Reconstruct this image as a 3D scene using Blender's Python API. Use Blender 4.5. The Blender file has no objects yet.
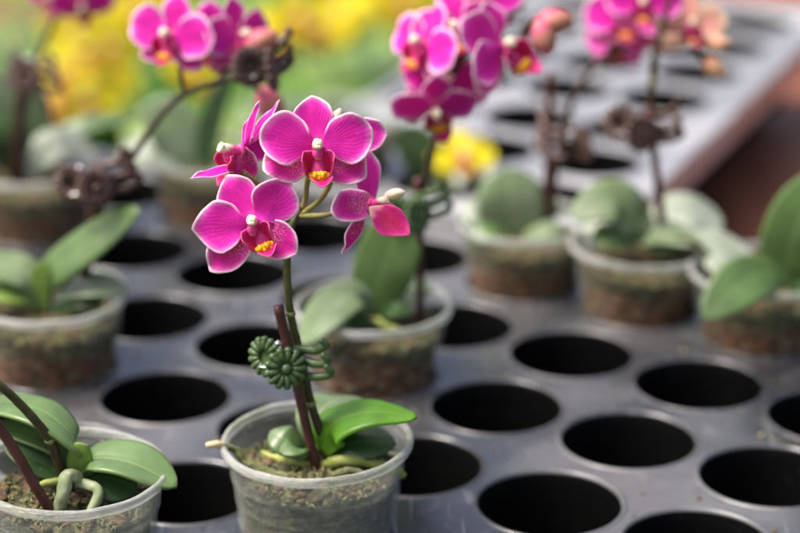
import bpy, bmesh, math, random
from mathutils import Vector, Matrix, noise
random.seed(7)
S = bpy.context.scene
COL = S.collection
R = math.radians
PI = math.pi

# ------------------------------------------------------------------ camera maths
CAM_H = 0.385
PITCH = R(20.8)
FPX = 2250.0                       # focal length in photo pixels (800 wide)
CP, SP = math.cos(PITCH), math.sin(PITCH)
CAM = Vector((0, 0, CAM_H))


def ray(x, y):
    u = (x - 400) / FPX
    v = -(y - 266.5) / FPX
    return Vector((u, CP + v * SP, -SP + v * CP))


def at(x, y, Y):
    r = ray(x, y)
    return CAM + r * (Y / r.y)


def catmull(pts, n):
    pts = [Vector(p) for p in pts]
    if len(pts) == 2:
        return [pts[0].lerp(pts[1], i / (n - 1)) for i in range(n)]
    ext = [pts[0] * 2 - pts[1]] + pts + [pts[-1] * 2 - pts[-2]]
    m = len(pts) - 1
    out = []
    for i in range(n):
        t = i / (n - 1) * m
        k = min(int(t), m - 1)
        f = t - k
        a, b, c, d = ext[k:k + 4]
        out.append(0.5 * ((2 * b) + (c - a) * f + (2 * a - 5 * b + 4 * c - d) * f * f + (3 * b - a - 3 * c + d) * f ** 3))
    return out


# ------------------------------------------------------------------ materials
class NT:
    def __init__(self, name):
        self.m = bpy.data.materials.new(name)
        self.m.use_nodes = True
        self.t = self.m.node_tree
        self.t.nodes.clear()

    def n(self, typ, **kw):
        nd = self.t.nodes.new(typ)
        for k, v in kw.items():
            if k.startswith('i_'):
                nd.inputs[k[2:].replace('_', ' ')].default_value = v
            else:
                setattr(nd, k, v)
        return nd

    def l(self, a, b):
        self.t.links.new(a, b)

    def math(self, op, a, b=None, c=None, clamp=False):
        nd = self.n('ShaderNodeMath', operation=op, use_clamp=clamp)
        for i, v in enumerate((a, b, c)):
            if v is None:
                continue
            if isinstance(v, (int, float)):
                nd.inputs[i].default_value = v
            else:
                self.l(v, nd.inputs[i])
        return nd.outputs[0]

    def mix(self, fac, a, b):
        nd = self.n('ShaderNodeMix', data_type='RGBA')
        for i, v in ((0, fac), (6, a), (7, b)):
            if isinstance(v, (int, float)):
                nd.inputs[i].default_value = v
            elif isinstance(v, tuple):
                nd.inputs[i].default_value = v + (1,) if len(v) == 3 else v
            else:
                self.l(v, nd.inputs[i])
        return nd.outputs[2]

    def noise(self, scale, detail=3, rough=.55, vec=None, dist=0):
        nd = self.n('ShaderNodeTexNoise')
        nd.inputs['Scale'].default_value = scale
        nd.inputs['Detail'].default_value = detail
        nd.inputs['Roughness'].default_value = rough
        nd.inputs['Distortion'].default_value = dist
        if vec is not None:
            self.l(vec, nd.inputs['Vector'])
        return nd.outputs['Fac']

    def step(self, v, lo, hi, o0=0., o1=1.):
        nd = self.n('ShaderNodeMapRange', interpolation_type='SMOOTHSTEP')
        self.l(v, nd.inputs[0])
        for i, x in enumerate((lo, hi, o0, o1)):
            nd.inputs[i + 1].default_value = x
        return nd.outputs[0]

    def bsdf(self, col, rough=.5, spec=.5, bump=None, bstr=.3, bdist=.001, coat=0):
        p = self.n('ShaderNodeBsdfPrincipled')
        if isinstance(col, tuple):
            p.inputs['Base Color'].default_value = col + (1,)
        else:
            self.l(col, p.inputs['Base Color'])
        if isinstance(rough, (int, float)):
            p.inputs['Roughness'].default_value = rough
        else:
            self.l(rough, p.inputs['Roughness'])
        p.inputs['Specular IOR Level'].default_value = spec
        p.inputs['Coat Weight'].default_value = coat
        if bump is not None:
            b = self.n('ShaderNodeBump')
            b.inputs['Strength'].default_value = bstr
            b.inputs['Distance'].default_value = bdist
            self.l(bump, b.inputs['Height'])
            self.l(b.outputs[0], p.inputs['Normal'])
        return p.outputs[0]

    def translucent(self, col):
        t = self.n('ShaderNodeBsdfTranslucent')
        if isinstance(col, tuple):
            t.inputs[0].default_value = col + (1,)
        else:
            self.l(col, t.inputs[0])
        return t.outputs[0]

    def mixs(self, fac, a, b):
        nd = self.n('ShaderNodeMixShader')
        if isinstance(fac, (int, float)):
            nd.inputs[0].default_value = fac
        else:
            self.l(fac, nd.inputs[0])
        self.l(a, nd.inputs[1])
        self.l(b, nd.inputs[2])
        return nd.outputs[0]

    def out(self, sh):
        o = self.n('ShaderNodeOutputMaterial')
        self.l(sh, o.inputs[0])
        return self.m

    def obj(self):
        return self.n('ShaderNodeTexCoord').outputs['Object']

    def pos(self):
        return self.n('ShaderNodeNewGeometry').outputs['Position']

    def uv(self):
        s = self.n('ShaderNodeSeparateXYZ')
        self.l(self.n('ShaderNodeTexCoord').outputs['UV'], s.inputs[0])
        return s.outputs[0], s.outputs[1]

    def xyz(self, vec):
        s = self.n('ShaderNodeSeparateXYZ')
        self.l(vec, s.inputs[0])
        return s.outputs


def petal_mat(name, inner, outer, edge, vein, speck=0., edge_w=.9, trans=.3, base=None):
    t = NT(name)
    u0, v0 = t.uv()
    u = t.math('MULTIPLY_ADD', u0, 2, -1)
    v = t.math('MULTIPLY_ADD', v0, 2, -1)
    r = t.math('SQRT', t.math('ADD', t.math('MULTIPLY', u, u), t.math('MULTIPLY', v, v)))
    o = t.obj()
    nz = t.noise(260, 3, .6, o)
    big = t.noise(90, 2, .5, o)
    rnd_ = t.n('ShaderNodeObjectInfo').outputs['Random']
    inner = t.mix(t.math('MULTIPLY', rnd_, .30), inner, outer)
    col = t.mix(t.step(t.math('MULTIPLY_ADD', big, .7, r), .45, 1.45), inner, outer)
    # veins fanning out from the petal's base
    ang = t.math('ARCTAN2', v, t.math('ADD', u, 1.25))
    w = t.math('MULTIPLY_ADD', t.noise(240, 3, .6, o), .09, t.math('MULTIPLY_ADD', nz, .12, ang))
    vn = t.math('SINE', t.math('MULTIPLY', w, 58.))
    col = t.mix(t.math('MULTIPLY', t.math('MULTIPLY', t.step(vn, .1, 1.), t.step(nz, .35, .6)), .22), col, vein)
    col = t.mix(t.math('MULTIPLY', t.step(t.noise(620, 3, .6, o), .5, .75), .28), col, tuple(min(1, c * 1.2 + .05) for c in outer))
    if base:
        col = t.mix(t.step(u, -1., -.55, .75, 0.), col, base)
    if speck:
        sp = t.step(t.noise(2300, 2, .6, o), .54, .64)
        near = t.step(t.math('MULTIPLY_ADD', big, .7, t.math('MULTIPLY_ADD', t.math('ABSOLUTE', v), .4, u)), .25, .8, 1., 0.)
        col = t.mix(t.math('MULTIPLY', t.math('MULTIPLY', sp, near), speck), col, (.9, .78, .72))
    halo = t.math('MULTIPLY', t.step(t.math('MULTIPLY_ADD', big, .35, r), .85, 1.22), t.step(u, -.6, -.1))
    col = t.mix(t.math('MULTIPLY', halo, .26), col, edge)
    e = t.step(t.math('MULTIPLY_ADD', t.math('ADD', nz, big), .10, r), edge_w + .085, 1.07)
    e = t.math('MULTIPLY', e, t.step(u, -.9, -.6))
    col = t.mix(t.math('MULTIPLY', e, .85), col, edge)
    b = t.bsdf(col, .48, .28, bump=t.math('ADD', t.math('MULTIPLY', vn, .25), t.noise(1800, 2, .5, o)), bstr=.25, bdist=.0003)
    b.node.inputs['Sheen Weight'].default_value = .12
    b.node.inputs['Sheen Roughness'].default_value = .4
    return t.out(t.mixs(trans, b, t.translucent(col)))


M = {}
M['petal'] = petal_mat('orchid magenta petal', (.70, .012, .36), (.80, .028, .52), (.95, .76, .88), (.58, .006, .30))
M['sepal'] = petal_mat('orchid magenta sepal', (.66, .012, .26), (.76, .018, .42), (.95, .78, .88), (.54, .006, .24), speck=.8, base=(.80, .34, .42))
M['dorsal'] = petal_mat('orchid magenta dorsal sepal', (.68, .012, .34), (.78, .026, .50), (.95, .78, .88), (.56, .006, .28), base=(.7, .14, .42))
M['lobe'] = petal_mat('orchid crimson lip', (.52, .004, .08), (.66, .014, .24), (.80, .14, .36), (.30, .002, .05), edge_w=.96, base=(.85, .68, .5))
M['yellow'] = petal_mat('yellow orchid petal', (.90, .76, .012), (.90, .80, .03), (.90, .82, .12), (.88, .68, .008))
M['yellow_lip'] = petal_mat('orange orchid lip', (.86, .50, .02), (.88, .62, .03), (.88, .7, .1), (.8, .25, .02))
M['peach'] = petal_mat('peach orchid petal', (.86, .36, .34), (.88, .62, .42), (.92, .78, .62), (.82, .22, .34))


def m_callus():
    t = NT('orchid callus')
    o = t.obj()
    col = t.mix(t.step(t.noise(1100, 2, .5, o), .58, .64), (.90, .46, .010), (.66, .10, .012))
    col = t.mix(t.step(t.noise(500, 2, .5, o), .5, .7), col, (.9, .62, .06))
    return t.out(t.bsdf(col, .45, .35, t.noise(1100, 3, .6, o), .9, .0009))


def m_column():
    t = NT('orchid column')
    o = t.obj()
    z = t.xyz(o)[2]
    yy = t.xyz(o)[1]
    n_ = t.math('ADD', t.math('MULTIPLY_ADD', t.noise(500, 2, .5, o), .003, z), t.math('MULTIPLY', yy, 1.6))
    col = t.mix(t.step(n_, .0068, .0106), (.74, .05, .30), (.84, .74, .55))
    col = t.mix(t.step(t.noise(700, 2, .5, o), .5, .7, 0., .4), col, (.85, .45, .55))
    b = t.bsdf(col, .55, .25)
    return t.out(t.mixs(.2, b, t.translucent(col)))


def m_bud(name, a, c):
    t = NT(name)
    o = t.obj()
    col = t.mix(t.step(t.noise(120, 3, .5, o), .38, .62), a, c)
    b = t.bsdf(col, .45, .35, t.noise(700, 2, .5, o), .2, .0004)
    return t.out(t.mixs(.2, b, t.translucent(col)))


M['callus'] = m_callus()
M['column'] = m_column()
M['bud'] = m_bud('pink flower bud', (.62, .10, .22), (.55, .24, .16))
M['bud_pale'] = m_bud('peach flower bud', (.7, .3, .2), (.72, .42, .22))
M['bud_cream'] = m_bud('cream flower bud', (.78, .55, .55), (.8, .72, .5))


def leaf_mat(name, top, under, rib, gloss=.35, trans=.25, dust=0., spec=.5):
    t = NT(name)
    u, v0 = t.uv()
    v = t.math('ABSOLUTE', t.math('MULTIPLY_ADD', v0, 2, -1))
    o = t.obj()
    n1 = t.noise(60, 4, .55, o)
    col = t.mix(t.step(n1, .3, .7), tuple(c * .8 for c in top), tuple(min(1, c * 1.2) for c in top))
    fine = t.math('SINE', t.math('MULTIPLY', t.math('MULTIPLY_ADD', n1, .05, v), 60.))
    col = t.mix(t.math('MULTIPLY', t.step(fine, 0., 1.), .10), col, tuple(c * .6 for c in top))
    spots = t.step(t.noise(420, 3, .6, o), .64, .70)
    col = t.mix(t.math('MULTIPLY', spots, .35), col, (.28, .26, .12))
    col = t.mix(t.step(v, .012, .07, .55, 0.), col, rib)
    col = t.mix(t.step(v, .93, 1., 0., .5), col, rib)
    if dust:
        col = t.mix(t.math('MULTIPLY', t.step(t.noise(35, 4, .6, o), .35, .75), dust), col, (.42, .46, .38))
    g = t.n('ShaderNodeNewGeometry')
    col2 = t.mix(g.outputs['Backfacing'], col, under)
    h = t.math('ADD', t.math('MULTIPLY', fine, .05), t.noise(150, 3, .5, o))
    rg = t.math('MULTIPLY_ADD', t.noise(45, 3, .6, o), .2, gloss - .1)
    b = t.bsdf(col2, rg, spec, h, .3, .0008, coat=.15)
    b.node.inputs['Coat Roughness'].default_value = .18
    return t.out(t.mixs(trans, b, t.translucent(t.mix(.5, col, tuple(min(1, c * 2.2) for c in top)))))


M['leaf'] = leaf_mat('orchid leaf', (.11, .19, .06), (.14, .2, .06), (.24, .33, .12))
M['leaf_bright'] = leaf_mat('young bright orchid leaf', (.13, .33, .022), (.14, .3, .03), (.28, .45, .06), trans=.42)
M['leaf_fresh'] = leaf_mat('fresh orchid leaf', (.145, .25, .075), (.17, .25, .07), (.32, .42, .14), gloss=.3, dust=.18, trans=.3)
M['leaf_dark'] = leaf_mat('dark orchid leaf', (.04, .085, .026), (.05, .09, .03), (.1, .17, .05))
M['leaf_grey'] = leaf_mat('dusty orchid leaf', (.15, .22, .095), (.16, .2, .08), (.31, .38, .18), gloss=.36, dust=.4, spec=.45)
M['leaf_pale'] = leaf_mat('pale silvery orchid leaf', (.38, .43, .33), (.36, .4, .28), (.55, .58, .42), gloss=.35, dust=.5)
M['leaf_lime'] = leaf_mat('light green leaf', (.24, .36, .08), (.26, .36, .1), (.35, .48, .15), trans=.4)


def m_stem(name, a, b_, sc=120, rough=.45, low=None):
    t = NT(name)
    o = t.obj()
    nn = t.noise(sc, 4, .6, o)
    col = t.mix(t.step(nn, .35, .65), a, b_)
    if low:
        zz = t.math('MULTIPLY_ADD', nn, .03, t.xyz(o)[2])
        col = t.mix(t.step(zz, .085, .125, .8, 0.), col, low)
    sp = t.step(t.noise(900, 2, .6, o), .62, .7)
    col = t.mix(t.math('MULTIPLY', sp, .3), col, tuple(min(1, c * 2.2) for c in b_))
    return t.out(t.bsdf(col, rough, .45, t.noise(700, 3, .6, o), .4, .0004))


M['stem'] = m_stem('olive flower spike', (.045, .042, .012), (.085, .10, .025), low=(.036, .018, .014))
M['stem_dark'] = m_stem('purple brown flower spike', (.028, .016, .013), (.06, .045, .022))
M['stalk'] = m_stem('flower stalk', (.22, .22, .06), (.32, .22, .10))
M['stake'] = m_stem('dark red coated stake', (.045, .012, .011), (.085, .026, .022), 60, .4)
M['node'] = m_stem('stem node', (.16, .19, .05), (.24, .25, .08))
M['clip_green'] = m_stem('dark green clip plastic', (.045, .085, .026), (.065, .11, .038), 80, .38)
M['clip_brown'] = m_stem('brown clip plastic', (.055, .028, .023), (.095, .05, .04), 80, .4)
M['root'] = m_stem('pale aerial root', (.20, .25, .12), (.33, .36, .22), 160, .6)
M['root_green'] = m_stem('green aerial root', (.20, .25, .04), (.30, .33, .08), 160, .5)
M['root_moss'] = m_stem('moss covered runner', (.07, .085, .025), (.20, .20, .09), 300, .8)
M['root_tip'] = m_stem('dry root tip', (.5, .38, .2), (.62, .5, .3), 300, .7)


def m_wire():
    t = NT('steel wire')
    b = t.bsdf((.6, .6, .6), .3)
    b.node.inputs['Metallic'].default_value = 1.
    return t.out(b)


M['wire'] = m_wire()


def m_tray(name, c0, c1, c2):
    t = NT(name)
    p = t.pos()
    n1 = t.noise(28, 5, .6, p)
    n2 = t.noise(160, 4, .65, p)
    n3 = t.noise(900, 2, .6, p)
    z = t.xyz(t.obj())[2]
    dust = t.noise(7.5, 3, .5, p, .6)
    dd_ = t.math('ADD', t.step(dust, .42, .66), t.math('MULTIPLY_ADD', n1, .5, -.25), clamp=True)
    col = t.mix(dd_, c0, c1)
    col = t.mix(t.math('MULTIPLY', t.step(n2, .45, .75), .4), col, c2)
    col = t.mix(t.math('MULTIPLY', t.step(n3, .66, .74), .35), col, (.25, .25, .25))
    # scuffed streaks of dried water
    wv = t.n('ShaderNodeMapping')
    wv.inputs['Scale'].default_value = (1., .25, 1.)
    wv.inputs['Rotation'].default_value = (0, 0, .7)
    t.l(p, wv.inputs[0])
    st = t.step(t.noise(120, 3, .6, wv.outputs[0], .4), .58, .72)
    col = t.mix(t.math('MULTIPLY', st, .3), col, (.2, .2, .205))
    for (ax, sc_) in ((.35, 260), (-1.05, 330)):
        mp = t.n('ShaderNodeMapping')
        mp.inputs['Scale'].default_value = (1., .035, 1.)
        mp.inputs['Rotation'].default_value = (0, 0, ax)
        t.l(p, mp.inputs[0])
        sk = t.step(t.noise(sc_, 2, .5, mp.outputs[0]), .70, .74)
        col = t.mix(t.math('MULTIPLY', sk, .5), col, tuple(min(1, c * 2.2) for c in c1))
    vr = t.n('ShaderNodeTexVoronoi', feature='DISTANCE_TO_EDGE')
    vr.inputs['Scale'].default_value = 42
    t.l(p, vr.inputs['Vector'])
    stain = t.math('MULTIPLY', t.step(vr.outputs['Distance'], .0, .05, 1., 0.), t.step(n2, .45, .6))
    col = t.mix(t.math('MULTIPLY', stain, .22), col, tuple(min(1, c * 1.7) for c in c1))
    rough = t.math('MULTIPLY_ADD', dd_, .20, t.math('MULTIPLY_ADD', n1, .16, .10))
    b = t.bsdf(col, rough, .6, t.math('ADD', t.math('MULTIPLY', n1, .8), t.math('MULTIPLY', n3, .12)), .3, .0012)
    b.node.inputs['IOR'].default_value = 1.75
    return t.out(b)


def m_cell_shade():
    t = NT('tray cell plastic with painted shade')
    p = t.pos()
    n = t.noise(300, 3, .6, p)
    col = t.mix(t.step(n, .64, .74), (.002, .002, .002), (.014, .014, .014))  # near-black paints in the shade inside the tray cells
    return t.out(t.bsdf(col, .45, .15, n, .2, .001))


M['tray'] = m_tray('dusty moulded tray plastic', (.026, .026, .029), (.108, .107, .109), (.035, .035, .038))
M['tray_sheen'] = m_tray('tray plastic with painted sky sheen', (.22, .22, .23), (.38, .38, .39), (.17, .17, .18))  # paler base colour stands in for sky reflected on the far tray
M['cup'] = m_cell_shade()


def m_pot(rim=False, nm=None, lo=.01, hi=.18, fc=.22):
    t = NT(nm or ('clear pot rim plastic' if rim else 'clear pot plastic'))
    o = t.obj()
    x, y, z = t.xyz(o)
    n1 = t.noise(70, 4, .6, o)
    n2 = t.noise(500, 3, .6, o)
    scr = t.n('ShaderNodeMapping')
    scr.inputs['Scale'].default_value = (1, 1, 7)
    t.l(o, scr.inputs[0])
    n3 = t.noise(160, 3, .6, scr.outputs[0])
    col = t.mix(t.step(n1, .4, .68), (.70, .71, .68), (.50, .52, .42))
    col = t.mix(t.math('MULTIPLY', t.step(n2, .58, .7), .4), col, (.7, .72, .7))
    op = t.math('MULTIPLY_ADD', n1, hi, lo if not rim else .30)
    fr = t.n('ShaderNodeLayerWeight')
    fr.inputs[0].default_value = .35
    op = t.math('ADD', op, t.math('MULTIPLY', t.step(n3, .5, .75), .14), clamp=True)
    op = t.math('ADD', op, t.math('MULTIPLY', fr.outputs['Facing'], fc), clamp=True)
    op = t.math('ADD', op, t.math('MULTIPLY', t.step(n2, .62, .72), .25), clamp=True)
    wr = t.noise(55, 4, .55, o, .8)
    b = t.bsdf(col, .2, .6, t.math('ADD', t.math('MULTIPLY', wr, 1.6), t.math('ADD', n3, t.math('MULTIPLY', n2, .3))), .6, .0016)
    b = t.mixs(.3, b, t.translucent(col))
    tr = t.n('ShaderNodeBsdfTransparent')
    tr.inputs[0].default_value = (.95, .97, .95, 1)
    return t.out(t.mixs(op, tr.outputs[0], b))


M['pot'] = m_pot()
M['rim'] = m_pot(True)
M['pot_clear'] = m_pot(False, 'clearer pot plastic', -.03, .05, .10)


def m_bark(name, lo, hi):
    t = NT(name)
    o = t.obj()
    x, y, z = t.xyz(o)
    vo = t.n('ShaderNodeTexVoronoi')
    vo.inputs['Scale'].default_value = 210
    vo.inputs['Randomness'].default_value = 1
    mp = t.n('ShaderNodeMapping')
    mp.inputs['Scale'].default_value = (1, 1, 1.7)
    t.l(o, mp.inputs[0])
    t.l(mp.outputs[0], vo.inputs['Vector'])
    cs = t.xyz(vo.outputs['Color'])
    chip = t.mix(cs[0], (.045, .017, .010), (.23, .085, .036))
    chip = t.mix(t.step(cs[1], .72, .85), chip, (.28, .19, .11))
    n1 = t.noise(140, 5, .65, o)
    moss = t.mix(t.step(n1, .4, .65), (.045, .044, .022), (.16, .155, .075))
    hh = t.math('MULTIPLY_ADD', t.noise(90, 3, .6, o), .026, z)
    col = t.mix(t.step(hh, lo, hi), chip, moss)
    col = t.mix(t.math('MULTIPLY', t.step(t.noise(450, 3, .6, o), .6, .7), .5), col, (.28, .25, .14))
    h = t.math('ADD', t.math('MULTIPLY', vo.outputs['Distance'], -1.2), n1)
    return t.out(t.bsdf(col, .8, .2, h, .9, .004))


M['bark'] = m_bark('mossy bark potting mix', .036, .050)
M['bark_brown'] = m_bark('brown bark potting mix', .049, .062)
M['moss'] = m_stem('moss tuft', (.05, .055, .02), (.24, .22, .09), 500, .85)
M['chip'] = m_stem('bark chip', (.055, .03, .018), (.16, .095, .05), 300, .85)


def m_bench():
    t = NT('red brown bench boards')
    p = t.pos()
    mp = t.n('ShaderNodeMapping')
    mp.inputs['Scale'].default_value = (12, 1.2, 12)
    mp.inputs['Rotation'].default_value = (0, 0, -.35)
    t.l(p, mp.inputs[0])
    n = t.noise(6, 5, .6, mp.outputs[0])
    n2 = t.noise(9, 3, .6, p)
    col = t.mix(t.step(n, .3, .7), (.16, .046, .021), (.26, .085, .038))
    col = t.mix(t.math('MULTIPLY', t.step(n2, .45, .65), .35), col, (.15, .055, .03))
    return t.out(t.bsdf(col, .55, .4, n, .4, .003))


def m_ground(name, a, b_, c, sc=6):
    t = NT(name)
    p = t.pos()
    n = t.noise(sc, 5, .6, p)
    n2 = t.noise(sc * 12, 4, .6, p)
    col = t.mix(t.step(n, .35, .65), a, b_)
    col = t.mix(t.math('MULTIPLY', t.step(n2, .45, .7), .6), col, c)
    return t.out(t.bsdf(col, .85, .2, n2, .6, .02))


M['bench'] = m_bench()
M['lawn'] = m_ground('nursery lawn', (.09, .19, .022), (.14, .26, .04), (.2, .3, .06))
M['path'] = m_ground('sandy path', (.30, .20, .12), (.36, .25, .16), (.22, .15, .1), 3)


# ------------------------------------------------------------------ mesh helpers
def mesh_obj(name, bm_or_mesh, mats, parent=None, loc=None, smooth=True):
    if isinstance(bm_or_mesh, bmesh.types.BMesh):
        me = bpy.data.meshes.new(name)
        bm_or_mesh.normal_update()
        bm_or_mesh.to_mesh(me)
        bm_or_mesh.free()
        for m in (mats if isinstance(mats, (list, tuple)) else [mats]):
            me.materials.append(m)
        if smooth:
            me.polygons.foreach_set('use_smooth', [True] * len(me.polygons))
    else:
        me = bm_or_mesh
    o = bpy.data.objects.new(name, me)
    COL.objects.link(o)
    if parent is not None:
        o.parent = parent
    if loc is not None:
        o.location = loc
    return o


def empty(name, loc):
    o = bpy.data.objects.new(name, None)
    o.empty_display_size = .01
    COL.objects.link(o)
    o.location = loc
    return o


def tag(o, label, cat, group=None):
    o['label'] = label
    o['category'] = cat
    if group:
        o['group'] = group
    return o


def solid(o, th, offset=0., sub=0):
    m = o.modifiers.new('thickness', 'SOLIDIFY')
    m.thickness = th
    m.offset = offset
    if sub:
        s = o.modifiers.new('smooth', 'SUBSURF')
        s.levels = s.render_levels = sub
    return o


def copy_tree(o, parent=None):
    c = o.copy()
    COL.objects.link(c)
    c.parent = parent
    for ch in list(o.children):
        copy_tree(ch, c)
    return c


def tube(bm, pts, rad, n=24, seg=12, cap=True, wob=0., mat=0):
    """rad: number, list (resampled) or function of t"""
    P = catmull(pts, n)
    if isinstance(rad, (int, float)):
        rf = lambda t: rad
    elif callable(rad):
        rf = rad
    else:
        rr = catmull([Vector((r, 0, 0)) for r in rad], n)
        rf = lambda t: rr[min(n - 1, int(round(t * (n - 1))))].x
    T0 = (P[1] - P[0]).normalized()
    a = T0.orthogonal().normalized()
    rings = []
    for i, p in enumerate(P):
        T = (P[min(i + 1, n - 1)] - P[max(i - 1, 0)]).normalized()
        a = (a - T * a.dot(T)).normalized()
        b = T.cross(a)
        r = max(1e-5, rf(i / (n - 1)))
        ring = []
        for k in range(seg):
            th = 2 * PI * k / seg
            rr_ = r
            if wob:
                rr_ *= 1 + wob * noise.noise(p * 400 + Vector((math.cos(th), math.sin(th), 0)) * 1.3)
            ring.append(bm.verts.new(p + (a * math.cos(th) + b * math.sin(th)) * rr_))
        rings.append(ring)
    for i in range(n - 1):
        for k in range(seg):
            f = bm.faces.new((rings[i][k], rings[i][(k + 1) % seg], rings[i + 1][(k + 1) % seg], rings[i + 1][k]))
            f.material_index = mat
    if cap:
        f = bm.faces.new(rings[0][::-1]); f.material_index = mat
        f = bm.faces.new(rings[-1]); f.material_index = mat
    return P


def lathe(bm, prof, seg=64, closed=False, wob=None, mat=0):
    rings = []
    for (r, z) in prof:
        ring = []
        for k in range(seg):
            th = 2 * PI * k / seg
            dr, dz = wob(th, r, z) if wob else (0, 0)
            ring.append(bm.verts.new(((r + dr) * math.cos(th), (r + dr) * math.sin(th), z + dz)))
        rings.append(ring)
    m = len(rings)
    for i in range(m if closed else m - 1):
        j = (i + 1) % m
        for k in range(seg):
            f = bm.faces.new((rings[i][k], rings[i][(k + 1) % seg], rings[j][(k + 1) % seg], rings[j][k]))
            f.material_index = mat
    return rings


def blob(bm, c, r, scale=(1, 1, 1), sub=2, jit=0., mat=0, rot=None):
    res = bmesh.ops.create_icosphere(bm, subdivisions=sub, radius=r)
    for v in res['verts']:
        if jit:
            v.co *= 1 + jit * noise.noise(v.co / r * 1.7 + Vector(c) * 900)
        v.co = Vector((v.co.x * scale[0], v.co.y * scale[1], v.co.z * scale[2]))
        if rot is not None:
            v.co = rot @ v.co
        v.co += Vector(c)
    fs = set()
    for v in res['verts']:
        fs.update(v.link_faces)
    for f in fs:
        f.material_index = mat


OUT = {
    'petal': [(0, 0), (.03, .14), (.10, .34), (.22, .70), (.38, .95), (.56, 1.), (.74, .90), (.88, .64), (.97, .28), (1, 0)],
    'pointed': [(0, 0), (.03, .14), (.12, .36), (.26, .74), (.42, .97), (.56, 1.), (.72, .80), (.86, .48), (.96, .17), (1, 0)],
    'sepal': [(0, 0), (.03, .20), (.12, .46), (.3, .84), (.52, 1.), (.72, .88), (.87, .56), (.96, .22), (1, 0)],
    'narrow': [(0, 0), (.04, .3), (.2, .75), (.42, 1.), (.62, .86), (.8, .5), (.93, .18), (1, 0)],
    'lobe': [(0, 0), (.05, .3), (.2, .6), (.5, .9), (.75, 1.), (.92, .6), (1, 0)],
}


def disc(bm, outline, L, W, cup=0., bend=0., ripple=0., seed=0, N=56, K=11, mtx=None, mat=0, fold=0.):
    up = catmull([Vector((a, b, 0)) for a, b in OUT[outline]], 40)
    B = up + [Vector((p.x, -p.y, 0)) for p in up[-2:0:-1]]
    cum = [0]
    for i in range(len(B)):
        cum.append(cum[-1] + ((B[(i + 1) % len(B)] - B[i])).length)
    tot = cum[-1]
    bd = []
    j = 0
    for k in range(N):
        d = tot * k / N
        while cum[j + 1] < d:
            j += 1
        f = (d - cum[j]) / max(1e-9, cum[j + 1] - cum[j])
        bd.append(B[j].lerp(B[(j + 1) % len(B)], f))
    C = Vector((.52, 0, 0))
    uvl = bm.loops.layers.uv.verify()
    rnd = random.Random(seed)
    ph = [rnd.uniform(0, 6.28) for _ in range(4)]

    def place(p, rho, th):
        x, y = p.x, p.y
        z = bend * x * x * L + cup * y * y * W * .5 + fold * abs(y) * W * .5
        z += ripple * L * rho ** 4 * (math.sin(3 * th + ph[0]) + .6 * math.sin(5 * th + ph[1]))
        z += ripple * L * .8 * noise.noise(Vector((x * 2.2 + seed * 3.1, y * 1.6, seed)))
        # faint asymmetry of a living outline
        w = 1 + .05 * math.sin(2 * x * PI + ph[2]) * (1 if y > 0 else -1) + .07 * rho * noise.noise(Vector((x * 4 + seed, y * 2.5, seed * 1.7)))
        v = Vector((x * L, y * W * .5 * w, z))
        return mtx @ v if mtx is not None else v

    vc = bm.verts.new(place(C, 0, 0))
    uvs = {vc: (.5, .5)}
    rings = []
    for i in range(1, K + 1):
        rho = (i / K) ** .85
        ring = []
        for k in range(N):
            th = 2 * PI * k / N
            q = C.lerp(bd[k], rho)
            v = bm.verts.new(place(q, rho, th))
            dx = bd[k] - C
            l = max(dx.length, 1e-6)
            dd = Vector((dx.x, dx.y * .5)).normalized() if dx.length > 1e-6 else Vector((1, 0))
            uvs[v] = (.5 + .5 * rho * dd.x, .5 + .5 * rho * dd.y)
            ring.append(v)
        rings.append(ring)
    faces = []
    for k in range(N):
        faces.append(bm.faces.new((vc, rings[0][k], rings[0][(k + 1) % N])))
    for i in range(K - 1):
        for k in range(N):
            faces.append(bm.faces.new((rings[i][k], rings[i + 1][k], rings[i + 1][(k + 1) % N], rings[i][(k + 1) % N])))
    for f in faces:
        f.material_index = mat
        for lp in f.loops:
            lp[uvl].uv = uvs[lp.vert]
    # orientation: faces up (+z local)
    bmesh.ops.reverse_faces(bm, faces=[f for f in faces])
    return faces


_disc_cache = {}


def petal_mesh(outline, L, W, cup, bend, ripple, seed, mat):
    key = (outline, round(L, 5), round(W, 5), cup, bend, ripple, seed, mat)
    if key not in _disc_cache:
        bm = bmesh.new()
        disc(bm, outline, L, W, cup, bend, ripple, seed)
        o = mesh_obj('petal', bm, M[mat])
        me = o.data
        bpy.data.objects.remove(o)
        _disc_cache[key] = me
    return _disc_cache[key]


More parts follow.
